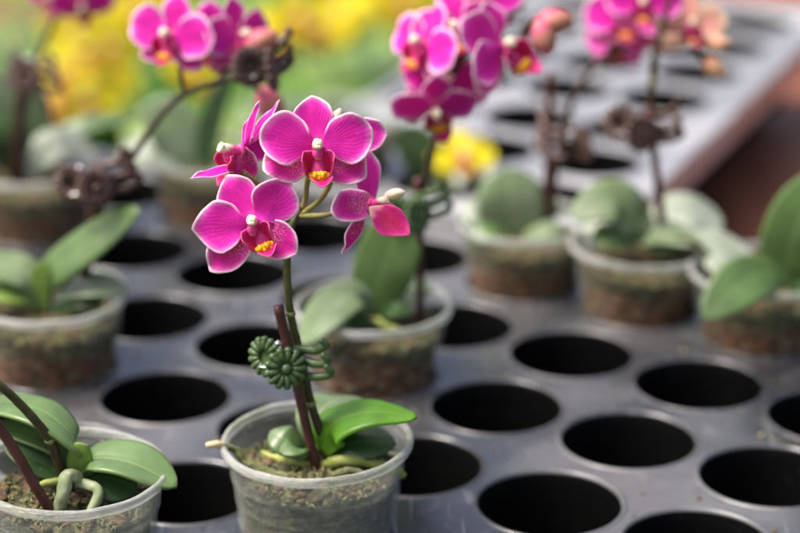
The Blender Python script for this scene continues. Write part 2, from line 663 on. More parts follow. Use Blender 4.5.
def lip_mesh(mats, seed=0):
    """flower frame: +y dorsal, +z out towards the viewer; lip hangs below the column"""
    bm = bmesh.new()
    rx = lambda a: Matrix.Rotation(a, 4, 'X')
    rz = lambda a: Matrix.Rotation(a, 4, 'Z')
    ry = lambda a: Matrix.Rotation(a, 4, 'Y')
    # mid lobe: tongue pointing down and out
    def frame(p, d, n):
        d = Vector(d).normalized()
        n = Vector(n)
        n = (n - d * n.dot(d)).normalized()
        m = Matrix((d, n.cross(d), n)).transposed().to_4x4()
        m.translation = Vector(p)
        return m
    disc(bm, 'pointed', .0080, .0068, cup=.35, bend=-.1, ripple=.03, seed=seed + 1, N=32, K=7,
         mtx=frame((0, -.0090, .0022), (.22, -.22, 1), (0, .95, .3)), mat=0)
    for s in (-1, 1):
        disc(bm, 'lobe', .0100, .0062, cup=.45, bend=.10, ripple=.03, seed=seed + 5 + s, N=36, K=8,
             mtx=frame((s * .0023, -.0098, .0022), (s * .26, .93, .30), (-s * .72, .05, .72)), mat=0)
    bmesh.ops.solidify(bm, geom=bm.faces[:], thickness=.0003)
    # throat floor and callus
    tube(bm, [(0, -.0004, .0004), (0, -.0036, .0012), (0, -.0068, .0020), (0, -.0088, .0018)], [.0018, .0020, .0024, .0020], 12, 12, mat=2)
    res = bmesh.ops.create_icosphere(bm, subdivisions=5, radius=1.)
    for v in res['verts']:
        q = v.co.copy()
        d = 1 + .22 * noise.noise(q * 2.2 + Vector((seed, 0, 0))) + .16 * noise.noise(q * 5.5)
        v.co = Vector((q.x * .0031, q.y * .0019 + .0004 * q.x * q.x, q.z * .0016)) * d + Vector((0, -.0090, .0040))
        for f in v.link_faces:
            f.material_index = 1
    for sg in (-1, 1):
        blob(bm, (sg * .0012, -.0082, .0056), .0009, (.8, 1.3, 1), 2, .3, 1)
    o = mesh_obj('lip', bm, [M[mats], M['callus'], M['column']])
    me = o.data
    bpy.data.objects.remove(o)
    return me


def column_mesh():
    bm = bmesh.new()
    tube(bm, [(0, -.001, -.001), (0, .0002, .003), (0, .0012, .0062), (0, .0016, .0078)], [.0021, .0018, .0019, .0013], 10, 12)
    blob(bm, (0, .0016, .0076), .0016, (1.0, 1.2, .8), 3, .3)
    blob(bm, (0, .0008, .0086), .0011, (1.2, .7, .6), 2, .2)
    blob(bm, (0, -.0016, .0052), .0019, (.9, 1.4, .8), 3, .2)
    blob(bm, (0, 0, 0), .0024, (1, 1, .6), 2)
    o = mesh_obj('flower', bm, M['column'])
    me = o.data
    bpy.data.objects.remove(o)
    return me


LIP = lip_mesh('lobe')
LIP_Y = lip_mesh('yellow_lip', 9)
COLUMN = column_mesh()

# kind, outline, angle deg, L mm, W mm, tilt deg (towards viewer), roll deg, z mm, cup, bend
STD = [
    ('sepal', 'sepal', 90, 17, 13, 2, 0, -1.0, .10, -.05),
    ('sepal', 'sepal', 218, 17, 12, 0, 6, -1.2, .10, -.08),
    ('sepal', 'sepal', 322, 17, 12, 0, -6, -1.2, .10, -.08),
    ('petal', 'petal', 172, 18.5, 18.5, 6, 0, .4, .12, -.10),
    ('petal', 'petal', 8, 18.5, 18.5, 6, 0, .5, .12, -.10),
]


FLM = {}


def flower(root, pos, n, up, petals=None, k=1., mats=('petal', 'sepal'), lip=None, lip_rot=0., seed=0, lip_k=1., ripple=.036):
    n = Vector(n).normalized()
    up = Vector(up)
    up = (up - n * up.dot(n)).normalized()
    rt = up.cross(n)
    rot = Matrix((rt, up, n)).transposed().to_4x4()
    f = bpy.data.objects.new('flower', COLUMN)
    COL.objects.link(f)
    f.parent = root
    fm_ = Matrix.Translation(Vector(pos) - root.location) @ rot @ Matrix.Diagonal((k, k, k, 1))
    f.matrix_local = fm_
    FLM[f.name] = fm_
    lipr = Matrix.Rotation(R(lip_rot), 4, 'Z')
    for i, (kind, outl, ang, L, W, tilt, roll, zo, cup, bend) in enumerate(STD if petals is None else petals):
        me = petal_mesh(outl, L / 1000, W / 1000, cup, bend, ripple, seed * 7 + i, mats[0] if kind == 'petal' else ('dorsal' if (mats[1] == 'sepal' and 60 < ang < 130) else mats[1]))
        p = bpy.data.objects.new(kind, me)
        COL.objects.link(p)
        p.parent = f
        p.matrix_local = (Matrix.Translation((0, 0, zo / 1000)) @ Matrix.Rotation(R(ang), 4, 'Z')
                          @ Matrix.Rotation(-R(tilt), 4, 'Y') @ Matrix.Rotation(R(roll), 4, 'X') @ Matrix.Translation((.0012, 0, 0)))
        solid(p, .00035)
    l_ = bpy.data.objects.new('lip', lip or LIP)
    COL.objects.link(l_)
    l_.parent = f
    l_.matrix_local = lipr @ Matrix.Diagonal((lip_k, lip_k, lip_k, 1))
    return f


def petal_px(f, root, kind, outl, base, tip, W, nrm, mat, cup=.12, bend=-.06, seed=0):
    """one petal of flower f from base to tip (world points), W mm wide, front face along nrm"""
    d = tip - base
    L = d.length
    d.normalize()
    n = Vector(nrm)
    n = (n - d * n.dot(d)).normalized()
    m = Matrix((d, n.cross(d), n)).transposed().to_4x4()
    m.translation = base
    me = petal_mesh(outl, L, W / 1000, cup, bend, .028, seed, mat)
    p = bpy.data.objects.new(kind, me)
    COL.objects.link(p)
    p.parent = f
    fw = Matrix.Translation(root.location) @ FLM[f.name]
    p.matrix_local = fw.inverted() @ m
    solid(p, .00035)
    return p


def part_tube(name, root, pts, rad, mat, n=40, seg=12, wob=0., nodes=(), tip=None):
    """tube through world points, parented to root (or its own top-level object when root is None)"""
    org = root.location.copy() if root is not None else Vector(pts[0])
    bm = bmesh.new()
    P = tube(bm, [Vector(p) - org for p in pts], rad, n, seg, True, wob)
    for (t, r) in nodes:
        c = P[int(t * (n - 1))]
        blob(bm, c, r, (1, 1, .8), 2, .15, 1)
    o = mesh_obj(name, bm, [M[mat], M['node']], root, None if root is not None else org)
    return o


LEAFPROF = [(0, .28), (.08, .36), (.2, .62), (.4, .92), (.6, 1.), (.78, .88), (.9, .6), (.97, .3), (1, .04)]


def leaf(root, pts, width, mat='leaf', up=(0, 0, 1), fold=.25, curl=-.12, prof=None, n=30, m=12, th=.0013, seed=0, wavy=.05):
    org = root.location
    P = catmull([Vector(p) - org for p in pts], n)
    pr = catmull([Vector((a, b, 0)) for a, b in (prof or LEAFPROF)], 80)
    bm = bmesh.new()
    uvl = bm.loops.layers.uv.verify()
    up = Vector(up)
    grid = []
    for i, p in enumerate(P):
        t = i / (n - 1)
        w = max(.02, min(pr, key=lambda q: abs(q.x - t)).y) * width * .5
        T = (P[min(i + 1, n - 1)] - P[max(i - 1, 0)]).normalized()
        Sd = T.cross(up).normalized()
        Nn = Sd.cross(T).normalized()
        row = []
        for j in range(m + 1):
            v = -1 + 2 * j / m
            h = fold * w * abs(v) + curl * w * v * v + wavy * w * math.sin(t * 7 + seed * 2.1 + (1.5 if v > 0 else 0)) * v * v
            row.append((bm.verts.new(p + Sd * w * v + Nn * h), (t, .5 + .5 * v)))
        grid.append(row)
    for i in range(n - 1):
        for j in range(m):
            q = (grid[i][j], grid[i][j + 1], grid[i + 1][j + 1], grid[i + 1][j])
            f = bm.faces.new([a[0] for a in q])
            for lp, a in zip(f.loops, q):
                lp[uvl].uv = a[1]
    bm.normal_update()
    if sum((f.normal.dot(up) for f in bm.faces)) < 0:
        bmesh.ops.reverse_faces(bm, faces=bm.faces[:])
    o = mesh_obj('leaf', bm, M[mat], root)
    solid(o, th, -1)
    return o


# ------------------------------------------------------------------ pot, mix, moss (shared meshes; origin at pot bottom centre)
POT_H = .060
R_TOP, R_BOT = .0312, .0238


def rwall(z):
    return R_BOT + (R_TOP - R_BOT) * z / POT_H


def build_pot_meshes():
    prof = []
    zs = [i / 90 * (POT_H - .003) for i in range(91)]
    for z in zs:
        rib = .00055 * max(0., 1 - abs((z * 1000 + 1.5) % 9 - 4.5) / 1.3)
        prof.append((rwall(z) + rib, z))
    inner = [(r - .0009, max(.0012, z)) for r, z in prof[::-1]]
    prof = [(.0015, .0)] + prof + inner + [(.0015, .0012)]

    def wob(th, r, z):
        k = max(0, z / POT_H) ** 2
        q = Vector((math.cos(th) * 1.6, math.sin(th) * 1.6, z * 45))
        return (.0007 * k * math.sin(2 * th + .6) + .0003 * math.sin(5 * th + 40 * z) + .0007 * noise.noise(q) + .0004 * noise.noise(q * 2.7)) if r > .01 else 0, 0
    bm = bmesh.new()
    lathe(bm, prof, 96, True, wob)
    o1 = mesh_obj('plastic_pot', bm, M['pot'])
    rp = []
    zc, rc = POT_H, R_TOP + .0009
    for k in range(14):
        a = 2 * PI * k / 14
        rp.append((rc + .0013 * math.cos(a), zc - .0010 + .0018 * math.sin(a)))

    def wob2(th, r, z):
        return .0007 * math.sin(2 * th + .6) + .0002 * noise.noise(Vector((math.cos(th) * 4, math.sin(th) * 4, 2))), \
            .0006 * noise.noise(Vector((math.cos(th) * 3, math.sin(th) * 3, 7)))
    bm = bmesh.new()
    lathe(bm, rp, 120, True, wob2)
    o2 = mesh_obj('pot_rim', bm, M['rim'])
    # potting mix
    bm = bmesh.new()
    prof = [(.0015, .0016), (rwall(.0) - .0016, .0018)]
    zt = .047
    for i in range(1, 20):
        z = zt * i / 19
        prof.append((rwall(z) - .0019, z + .0016))
    for i in range(1, 17):
        prof.append(((rwall(zt) - .0019) * (1 - i / 16) + .0012 * i / 16, zt + .0016))

    def wobs(th, r, z):
        if z > zt:
            p = Vector((r * math.cos(th), r * math.sin(th), 0))
            return 0, .0026 * noise.noise(p * 210) + .0022 * noise.noise(p * 90) + .003 * (1 - r / R_TOP)
        p = Vector((math.cos(th) * 3, math.sin(th) * 3, z * 120))
        return -.0011 * abs(noise.noise(p * 1.6)), 0
    lathe(bm, prof, 110, False, wobs)
    o3 = mesh_obj('potting_mix', bm, M['bark'])
    # moss tufts and chips over the mix
    bm = bmesh.new()
    rnd = random.Random(3)
    for k in range(420):
        a = rnd.uniform(0, 2 * PI)
        rr = .0285 * math.sqrt(rnd.random())
        p = Vector((rr * math.cos(a), rr * math.sin(a), .0480 + .003 * (1 - rr / R_TOP) + .0018 * noise.noise(Vector((rr * math.cos(a), rr * math.sin(a), 0)) * 150)))
        d = Vector((rnd.gauss(0, 1), rnd.gauss(0, 1), rnd.uniform(-.1, .9))).normalized()
        l = rnd.uniform(.0018, .0052)
        q = p + d * l * .5 + Vector((rnd.gauss(0, .0006), rnd.gauss(0, .0006), .0008))
        e = p + d * l
        e.z = max(e.z - .0008, p.z)
        for w in (p, q, e):
            h = math.hypot(w.x, w.y)
            if h > .0288:
                w.x *= .0288 / h
                w.y *= .0288 / h
        tube(bm, [p, q, e], [.00042, .00045, .00016], 5, 5)
    for k in range(150):
        a = rnd.uniform(0, 2 * PI)
        rr = .027 * math.sqrt(rnd.random())
        blob(bm, (rr * math.cos(a), rr * math.sin(a), .0492 + .002 * (1 - rr / R_TOP)), rnd.uniform(.0010, .0030),
             (1.3, .8, .5), 1, .7, 1, Matrix.Rotation(a * 3, 3, 'Z') @ Matrix.Rotation(rnd.uniform(-.5, .5), 3, 'X'))
    o4 = mesh_obj('moss', bm, [M['moss'], M['chip']])
    res = [o.data for o in (o1, o2, o3, o4)]
    for o in (o1, o2, o3, o4):
        bpy.data.objects.remove(o)
    return res


POT_ME, RIM_ME, MIX_ME, MOSS_ME = build_pot_meshes()
MIX_BROWN = MIX_ME.copy()
MIX_BROWN.materials[0] = M['bark_brown']
POT_CLEAR = POT_ME.copy()
POT_CLEAR.materials[0] = M['pot_clear']
PLANTS = 'potted orchids standing in the tray'


def plant(hole, zrim, k, label, cat='potted orchid', group=None, rotz=0., mossy=False):
    """Empty at the bottom of the pot; returns the root"""
    r = empty('potted_orchid', (hole[0], hole[1], zrim - POT_H * k))
    tag(r, label, cat, group)
    pot = mesh_obj('plastic_pot', POT_ME if mossy else POT_CLEAR, None, r)
    rim = mesh_obj('pot_rim', RIM_ME, None, pot)
    mix = mesh_obj('potting_mix', MIX_ME if mossy else MIX_BROWN, None, r)
    ms = mesh_obj('moss', MOSS_ME, None, mix)
    ms['kind'] = 'stuff'
    for o in (pot, mix):
        o.scale = (k, k, k)
        o.rotation_euler.z = rotz
    return r


# ------------------------------------------------------------------ clip (origin at the stake; +x right, -y to the viewer)
def build_clip(mat):
    root = empty('plant_clip', (0, 0, 0))

    def rosette(rad, nb, c, rot, hollow):
        bm = bmesh.new()
        lp = []
        for k in range(nb):
            a = 2 * PI * k / nb
            lobe_r = rad * .70
            w = rad * 2.5 / nb
            rotk = Matrix.Rotation(a, 3, 'Z')
            blob(bm, rotk @ Vector((lobe_r, 0, .0002)), w, (2.1, 1., 1.15), 2, 0., 0, rotk)
            blob(bm, rotk @ Vector((rad * .93, 0, -.0001)), w * 1.12, (1, 1, 1.1), 2)
        if not hollow:
            blob(bm, (0, 0, .0008), rad * .26, (1, 1, .8), 3)
        lathe(bm, [(.00005, -.0011), (rad * .9, -.0010), (rad * .93, -.0002), (rad * .6, .0001 if not hollow else -.0004), (.00005, .0003 if not hollow else -.0005)], 32)
        for v in bm.verts:
            v.co = rot @ v.co + Vector(c)
        return bm
    face = Matrix.Rotation(PI / 2, 3, 'X')       # +z of rosette -> -y (viewer)
    rotR = Matrix.Rotation(R(14), 3, 'Z') @ Matrix.Rotation(R(-12), 3, 'X') @ face
    rotL = Matrix.Rotation(R(-42), 3, 'Z') @ Matrix.Rotation(R(-6), 3, 'X') @ face
    mesh_obj('jaw', rosette(.0060, 13, (-.0008, -.0035, .0000), rotR, False), M[mat], root)
    mesh_obj('jaw', rosette(.0058, 14, (-.0072, .0006, .0016), rotL, True), M[mat], root)
    for (z0, x1, z1, cu) in ((.0045, .0105, .0082, .0022), (.0008, .0115, .0030, .0026), (-.0040, .0128, -.0010, .0030)):
        bm = bmesh.new()
        tube(bm, [(0, .0008, z0), (.004, .001, z0 + .0004), (.008, -.001, (z0 * .55 + z1 * .45) - .0006), (x1 - .0006, -.003, z1 - .0006),
                  (x1 + .0003, -.0042, z1 + cu * .4), (x1 - .0012, -.0046, z1 + cu)], [.0013, .0014, .0014, .0013, .0012, .0011], 22, 12)
        blob(bm, (x1 - .0012, -.0046, z1 + cu), .00115)
        mesh_obj('tine', bm, M[mat], root)
    bm = bmesh.new()
    tube(bm, [(-.009, -.0008, -.0012), (-.005, -.0026, -.0006), (-.002, -.0034, -.0004)], .00028, 10, 6)
    pts = [(-.0034 + .0011 * math.cos(t * .9), .002 + .0005 * t * .2, .0045 + .0011 * math.sin(t * .9)) for t in range(24)]
    tube(bm, pts, .00025, 90, 6)
    mesh_obj('spring', bm, M['wire'], root)
    return root


# ------------------------------------------------------------------ trays
def frame2(o, a, b):
    return Vector((o[0], o[1], 0)), Vector((a[0], a[1], 0)), Vector((b[0], b[1], 0))


def build_tray(name, o, a, b, i0, i1, j0, j1, z, label, margin=(.62, .62, .62, .62), HR=.0274, seg=72, mat='tray'):
    """holes at o + i a + j b; the sheet reaches margin cells past the outer holes; edge lip all round"""
    O, A, B = frame2(o, a, b)
    root = empty(name, O + Vector((0, 0, z)))
    tag(root, label, 'plant tray', 'perforated seedling trays')
    la, lb = A.length, B.length
    ea, eb = A / la, B / lb
    bm = bmesh.new()
    zup = Vector((0, 0, 1))
    for i in range(i0, i1 + 1):
        for j in range(j0, j1 + 1):
            c = A * i + B * j
            ha = (la * (margin[1] if i == i1 else .5), la * (margin[0] if i == i0 else .5))
            hb = (lb * (margin[3] if j == j1 else .5), lb * (margin[2] if j == j0 else .5))
            angs = [2 * PI * k / seg for k in range(seg)]
            for sa, h1 in ((1, ha[0]), (-1, ha[1])):
                for sb, h2 in ((1, hb[0]), (-1, hb[1])):
                    angs.append(math.atan2(sb * h2, sa * h1) % (2 * PI))
            angs = sorted(set(round(x, 6) for x in angs))
            n = len(angs)
            rnd = random.Random(i * 31 + j * 7)
            tilt = rnd.uniform(-.0004, .0004)
            rr = HR * rnd.uniform(.992, 1.008)

            def edge_r(th):
                ca, sb = math.cos(th), math.sin(th)
                r = 1e9
                if ca > 1e-9: r = min(r, ha[0] / ca)
                if ca < -1e-9: r = min(r, ha[1] / -ca)
                if sb > 1e-9: r = min(r, hb[0] / sb)
                if sb < -1e-9: r = min(r, hb[1] / -sb)
                return r
            rings = []
            # (kind, value, z)
            spec = [('e', 0, 0), ('m', .45, 0), ('r', .0021, 0), ('r', .00175, 0), ('r', .0013, .0004), ('r', .0008, .0007), ('r', .0003, .0007), ('r', -.0002, .0003), ('r', -.0005, -.0006),
                    ('r', -.0010, -.006), ('r', -.0030, -.030), ('r', -.0052, -.058)]
            for (kd, val, zz) in spec:
                ring = []
                for th in angs:
                    er = edge_r(th)
                    if kd == 'e':
                        r = er
                    elif kd == 'm':
                        r = er * val + (rr + .0022) * (1 - val)
                    else:
                        r = rr + val
                    r = min(r, er)
                    sag = .0003 * noise.noise((O + c) * 9 + Vector((math.cos(th), math.sin(th), 0)) * .25) if kd != 'e' else 0
                    ring.append(bm.verts.new(c + (ea * math.cos(th) + eb * math.sin(th)) * r + zup * (zz + (0 if kd == 'e' else sag * .4))))
                rings.append(ring)
            for q in range(len(rings) - 1):
                for k in range(n):
                    f = bm.faces.new((rings[q][k], rings[q][(k + 1) % n], rings[q + 1][(k + 1) % n], rings[q + 1][k]))
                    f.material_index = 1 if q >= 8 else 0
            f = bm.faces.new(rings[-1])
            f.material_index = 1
    bmesh.ops.remove_doubles(bm, verts=bm.verts[:], dist=1e-6)
    bmesh.ops.recalc_face_normals(bm, faces=bm.faces[:])
    up = sum(f.normal.z for f in bm.faces if f.material_index == 0)
    if up < 0:
        bmesh.ops.reverse_faces(bm, faces=bm.faces[:])
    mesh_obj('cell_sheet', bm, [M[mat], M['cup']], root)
    # border: rounded rail and skirt
    bm = bmesh.new()
    a0, a1 = i0 - margin[0], i1 + margin[1]
    b0, b1 = j0 - margin[2], j1 + margin[3]
    cs = [A * a0 + B * b0, A * a0 + B * b1, A * a1 + B * b1, A * a1 + B * b0]
    cen = sum(cs, Vector()) / 4
    sec = [(-.001, -.0004), (0, .0028), (.0015, .0036), (.0045, .0036), (.0060, .0028), (.0064, 0), (.0068, -.014), (.0056, -.014), (.0052, -.0005), (.0045, .0010)]
    rings = []
    for c in cs:
        da = ea if (c - cen).dot(ea) > 0 else -ea
        db = eb if (c - cen).dot(eb) > 0 else -eb
        rings.append([bm.verts.new(c + (da + db) * d + zup * h) for d, h in sec])
    for q in range(4):
        r1, r2 = rings[q], rings[(q + 1) % 4]
        for k in range(len(sec)):
            kk = (k + 1) % len(sec)
            bm.faces.new((r1[k], r2[k], r2[kk], r1[kk]))
    bmesh.ops.recalc_face_normals(bm, faces=bm.faces[:])
    mesh_obj('border_rail', bm, M[mat], root, smooth=False)
    return root


NA, NB = Vector((.0350, .0555, 0)), Vector((.0515, -.0325, 0))
NO = Vector((.040, .850, 0))


def hole(i, j):
    return NO + NA * i + NB * j


build_tray('seedling_tray', NO, NA, NB, -5, 2, -8, 5, 0., 'grey perforated plastic tray in front, holding the sharpest orchid pot')
FA, FB = Vector((.0263, .0601, 0)), Vector((.0558, -.0244, 0))
FO = Vector((.158, 1.294, 0))
GO = Vector((-.03, 1.62, 0))
LOW = -.22
build_tray('seedling_tray', FO, FA, FB, -3, 3, -2, 0, 0., 'perforated tray lying empty at back right, sky sheen painted pale, bright edge above brown boards', (.6, .6, .6, .70), mat='tray_sheen')
build_tray('seedling_tray', GO, FA, FB, 0, 9, -8, 0, LOW, 'grey perforated tray at back left on a lower bench, covered by yellow flowering orchids')

# spilled bark crumbs lying on the front tray
bm = bmesh.new()
rc = random.Random(21)
nc = 0
while nc < 150:
    i, j = rc.randint(-2, 2), rc.randint(-5, 3)
    a = rc.uniform(0, 2 * PI)
    c = hole(i, j) + Vector((math.cos(a), math.sin(a), 0)) * rc.uniform(.0300, .0385)
    if min((c - hole(p, q)).length for p in range(i - 1, i + 2) for q in range(j - 1, j + 2)) < .0298:
        continue
    rs = rc.choice((.0004, .0005, .0007, .0011))
    blob(bm, (c.x, c.y, rs * .4), rs, (rc.uniform(.8, 1.8), 1, .6), 1, .6, rc.choice((0, 0, 1)), Matrix.Rotation(a, 3, 'Z'))
    nc += 1
crumbs = mesh_obj('bark_crumbs', bm, [M['chip'], M['root_tip']])
crumbs['kind'] = 'stuff'
crumbs['label'] = 'tiny spilled bark crumbs scattered on the front tray'

# ------------------------------------------------------------------ setting
def structure(name, bm, mat, smooth=False):
    o = mesh_obj(name, bm, M[mat], smooth=smooth)
    o['kind'] = 'structure'
    return o


def slab(pts, z0, z1):
    bm = bmesh.new()
    bot = [bm.verts.new((x, y, z0)) for x, y in pts]
    top = [bm.verts.new((x, y, z1)) for x, y in pts]
    n = len(pts)
    bm.faces.new(top)
    bm.faces.new(bot[::-1])
    for k in range(n):
        bm.faces.new((bot[k], bot[(k + 1) % n], top[(k + 1) % n], top[k]))
    bmesh.ops.recalc_face_normals(bm, faces=bm.faces[:])
    return bm


structure('bench_top', slab([(-1.2, .1), (1.6, .1), (1.6, 1.50), (.62, 1.98), (.26, 2.16), (-.10, 1.36), (-1.2, 1.36)], -.11, -.068), 'bench')
bm = bmesh.new()
bmesh.ops.create_grid(bm, x_segments=4, y_segments=4, size=40)
for v in bm.verts:
    v.co.z = -.85
structure('lawn_ground', bm, 'lawn')
structure('lower_bench_top', slab([(-1.4, 1.40), (-.10, 1.40), (.32, 2.5), (-1.4, 2.9)], -.33, -.288), 'bench')
structure('path', slab([(.25, .5), (6, .5), (9, 14), (1.1, 14)], -.87, -.842), 'path')

# ================================================================== FRONT PLANT
h0 = hole(-2, 0)
P0 = plant(h0, .0375, 1.05, 'sharp magenta orchid in the centre front pot with green flower clip', group=PLANTS, rotz=.4, mossy=True)
Y0 = h0.y
stem_pts = [at(332, 474, Y0), at(324, 442, Y0), at(311, 404, Y0), at(299, 350, Y0), at(290, 310, Y0), at(287, 260, Y0 + .001), at(291, 228, Y0 + .006), at(303, 205, Y0 + .010)]
part_tube('flower_spike', P0, stem_pts, [.0019, .0018, .0017, .0016, .0015, .0014, .0013, .0010], 'stem', 60, 14, .1, nodes=((.29, .0021), (.56, .0020)))
for pts in ([at(303, 208, Y0 + .009), at(306, 196, Y0 + .008), at(307, 184, Y0 + .004), at(310, 172, Y0 - .002)],
            [at(303, 214, Y0 + .008), at(318, 202, Y0 + .004), at(327, 190, Y0 + .002), at(332, 178, Y0)],
            [at(301, 216, Y0 + .008), at(325, 215, Y0 + .002), at(345, 208, Y0 + .003), at(358, 196, Y0 + .008)],
            [at(291, 228, Y0 + .006), at(283, 224, Y0 + .005), at(270, 224, Y0 - .002), at(262, 222, Y0 - .006)],
            [at(302, 208, Y0 + .009), at(280, 196, Y0 + .010), at(262, 186, Y0 + .008), at(243, 172, Y0 + .006)]):
    part_tube('flower_stalk', P0, pts, [.0011, .0010, .0010, .0012], 'stalk', 18, 10, .1)

f1 = [
    ('sepal', 'sepal', 122, 17.5, 14.5, 0, 0, -1.0, .12, -.06),
    ('sepal', 'sepal', 229, 22.5, 14.0, 4, 0, -1.4, .10, -.05),
    ('sepal', 'sepal', 324, 17.5, 13.5, 10, 0, -1.6, .10, -.02),
    ('petal', 'pointed', 187, 20.5, 18.5, 4, 0, .6, .12, -.06),
    ('petal', 'petal', 45, 17.5, 16.5, 4, 10, .4, .10, -.12),
]
flower(P0, at(254, 222, Y0 - .008), (-.05, -1, .20), (0, 0, 1), f1, 1., lip_rot=27, seed=1, lip_k=1.05)
f2 = [
    ('sepal', 'sepal', 97, 16.5, 14.5, -4, 0, -1.2, .10, -.05),
    ('sepal', 'sepal', 203, 19.5, 15.5, 6, 0, -1.6, .10, -.05),
    ('sepal', 'sepal', 326, 18.5, 15.0, 6, 0, -1.6, .10, -.05),
    ('petal', 'petal', 163, 19.5, 18., 8, 0, .6, .12, -.08),
    ('petal', 'petal', 17, 18.5, 17.5, 8, 0, .5, .12, -.08),
]
flower(P0, at(318, 147, Y0 - .004), (.02, -1, .22), (0, 0, 1), f2, 1., lip_rot=2, seed=2, lip_k=1.1)
# third flower behind, turned to the right
f = flower(P0, at(371, 203, Y0 + .006), (.90, -.42, .12), (-.1, 0, 1), [], .8, lip_rot=0, seed=3, lip_k=.9)
for q, (kd, ol, b_, t_, W, n_, mt) in enumerate([
        ('petal', 'petal', (374, 198, .008), (333, 212, -.006), 12.0, (.25, -.85, .45), 'sepal'),
        ('sepal', 'narrow', (364, 210, .004), (344, 255, -.002), 6.6, (.7, -.7, .1), 'sepal'),
        ('petal', 'pointed', (369, 207, .002), (410, 234, -.006), 11.0, (.15, -.85, .5), 'lobe'),
        ('sepal', 'sepal', (376, 206, .008), (400, 222, .004), 8.0, (.3, -.8, .4), 'lobe'),
        ('sepal', 'sepal', (370, 204, .010), (366, 148, .012), 10.0, (.35, -.9, .1), 'petal')]):
    petal_px(f, P0, kd, ol, at(b_[0], b_[1], Y0 + b_[2]), at(t_[0], t_[1], Y0 + t_[2]), W, n_, mt, seed=40 + q)
# fourth flower, turned away to the left
f = flower(P0, at(241, 150, Y0 + .007), (-.86, -.50, .05), (.05, 0, 1), [], 1., lip_rot=0, seed=4, lip_k=1.)
for q, (kd, ol, b_, t_, W, n_, mt) in enumerate([
        ('sepal', 'narrow', (240, 168, .004), (191, 175, -.006), 5.2, (-.2, -.5, .85), 'petal'),
        ('sepal', 'narrow', (244, 146, .010), (248, 117, .010), 4.0, (-.7, -.7, .1), 'petal'),
        ('petal', 'narrow', (246, 148, .009), (257, 101, .006), 4.4, (-.7, -.75, .1), 'petal'),
        ('petal', 'narrow', (248, 148, .012), (278, 99, .012), 4.6, (-.5, -.6, .5), 'petal'),
        ('petal', 'petal', (242, 150, .010), (272, 148, .014), 9.5, (-.2, -.9, .2), 'petal'),
        ('sepal', 'sepal', (245, 146, .009), (252, 181, .010), 7.5, (-.4, -.9, .1), 'sepal')]):
    petal_px(f, P0, kd, ol, at(b_[0], b_[1], Y0 + b_[2]), at(t_[0], t_[1], Y0 + t_[2]), W, n_, mt, seed=50 + q)
# fifth bloom behind the second, only its petals show
f = flower(P0, at(338, 146, Y0 + .016), (.35, -1, .15), (0, 0, 1), [], 1., lip_rot=0, seed=5, lip_k=.5)
for q, (kd, ol, b_, t_, W, n_, mt) in enumerate([
        ('petal', 'petal', (338, 136, .016), (387, 134, .014), 12.5, (.1, -1, .2), 'petal'),
        ('sepal', 'sepal', (340, 140, .018), (352, 176, .018), 10., (.1, -1, .1), 'petal')]):
    petal_px(f, P0, kd, ol, at(b_[0], b_[1], Y0 + b_[2]), at(t_[0], t_[1], Y0 + t_[2]), W, n_, mt, seed=60 + q)


def bud(root, p, r, ax, mat='bud', el=1.35):
    bm = bmesh.new()
    z = Vector(ax).normalized()
    q = Vector((0, 0, 1)).rotation_difference(z).to_matrix()
    blob(bm, (0, 0, 0), r, (.86, .86, el), 3, .08)
    for k in range(3):
        a = 2.1 * k
        blob(bm, (r * .16 * math.cos(a), r * .16 * math.sin(a), 0), r * .93, (.8, .8, el * .99), 3, .05)
    for v in bm.verts:
        t = max(0, v.co.z / (r * el))
        v.co.x *= 1 - .35 * t * t
        v.co.y *= 1 - .35 * t * t
        v.co = q @ v.co
    return mesh_obj('flower_bud', bm, M[mat], root, Vector(p) - root.location)


bud(P0, at(338, 116, Y0 + .012), .0022, (.3, 0, 1), 'bud_cream')
bud(P0, at(395, 194, Y0 + .004), .0023, (1, -.2, .3), 'bud_cream', 1.7)

# leaves of the front plant
leaf(P0, [at(322, 452, Y0 - .002), at(333, 424, Y0 - .004), at(368, 412, Y0 - .008), at(417, 416, Y0 - .012)], .020, 'leaf_bright', (.1, -.35, 1), .12, -.2, seed=1,
     prof=[(0, .30), (.12, .62), (.3, 1.), (.5, .95), (.7, .72), (.88, .42), (.97, .22), (1, .05)])
leaf(P0, [at(312, 450, Y0 + .002), at(316, 418, Y0 + .006), at(334, 400, Y0 + .015), at(356, 396, Y0 + .030)], .021, 'leaf_grey', (-.1, -.2, 1), .15, -.15, seed=2)
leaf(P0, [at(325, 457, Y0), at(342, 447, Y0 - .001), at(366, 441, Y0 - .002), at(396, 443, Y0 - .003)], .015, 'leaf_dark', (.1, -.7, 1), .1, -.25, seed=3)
leaf(P0, [at(309, 458, Y0), at(296, 446, Y0 - .002), at(283, 438, Y0 - .002), at(270, 431, Y0 + .002)], .012, 'leaf', (-.2, -.7, 1), .1, -.2, seed=4)
leaf(P0, [at(306, 462, Y0), at(300, 452, Y0 - .002), at(294, 447, Y0 - .006), at(280, 452, Y0 - .008)], .009, 'leaf', (-.2, -.6, 1), .2, -.1, seed=5)
part_tube('root', P0, [at(322, 466, Y0 - .003), at(338, 461, Y0 - .006), at(362, 462, Y0 - .006), at(392, 468, Y0 - .004), at(404, 476, Y0 - .003)], [.0018, .0021, .0020, .0018, .0014], 'root_green', 30, 12, .25)
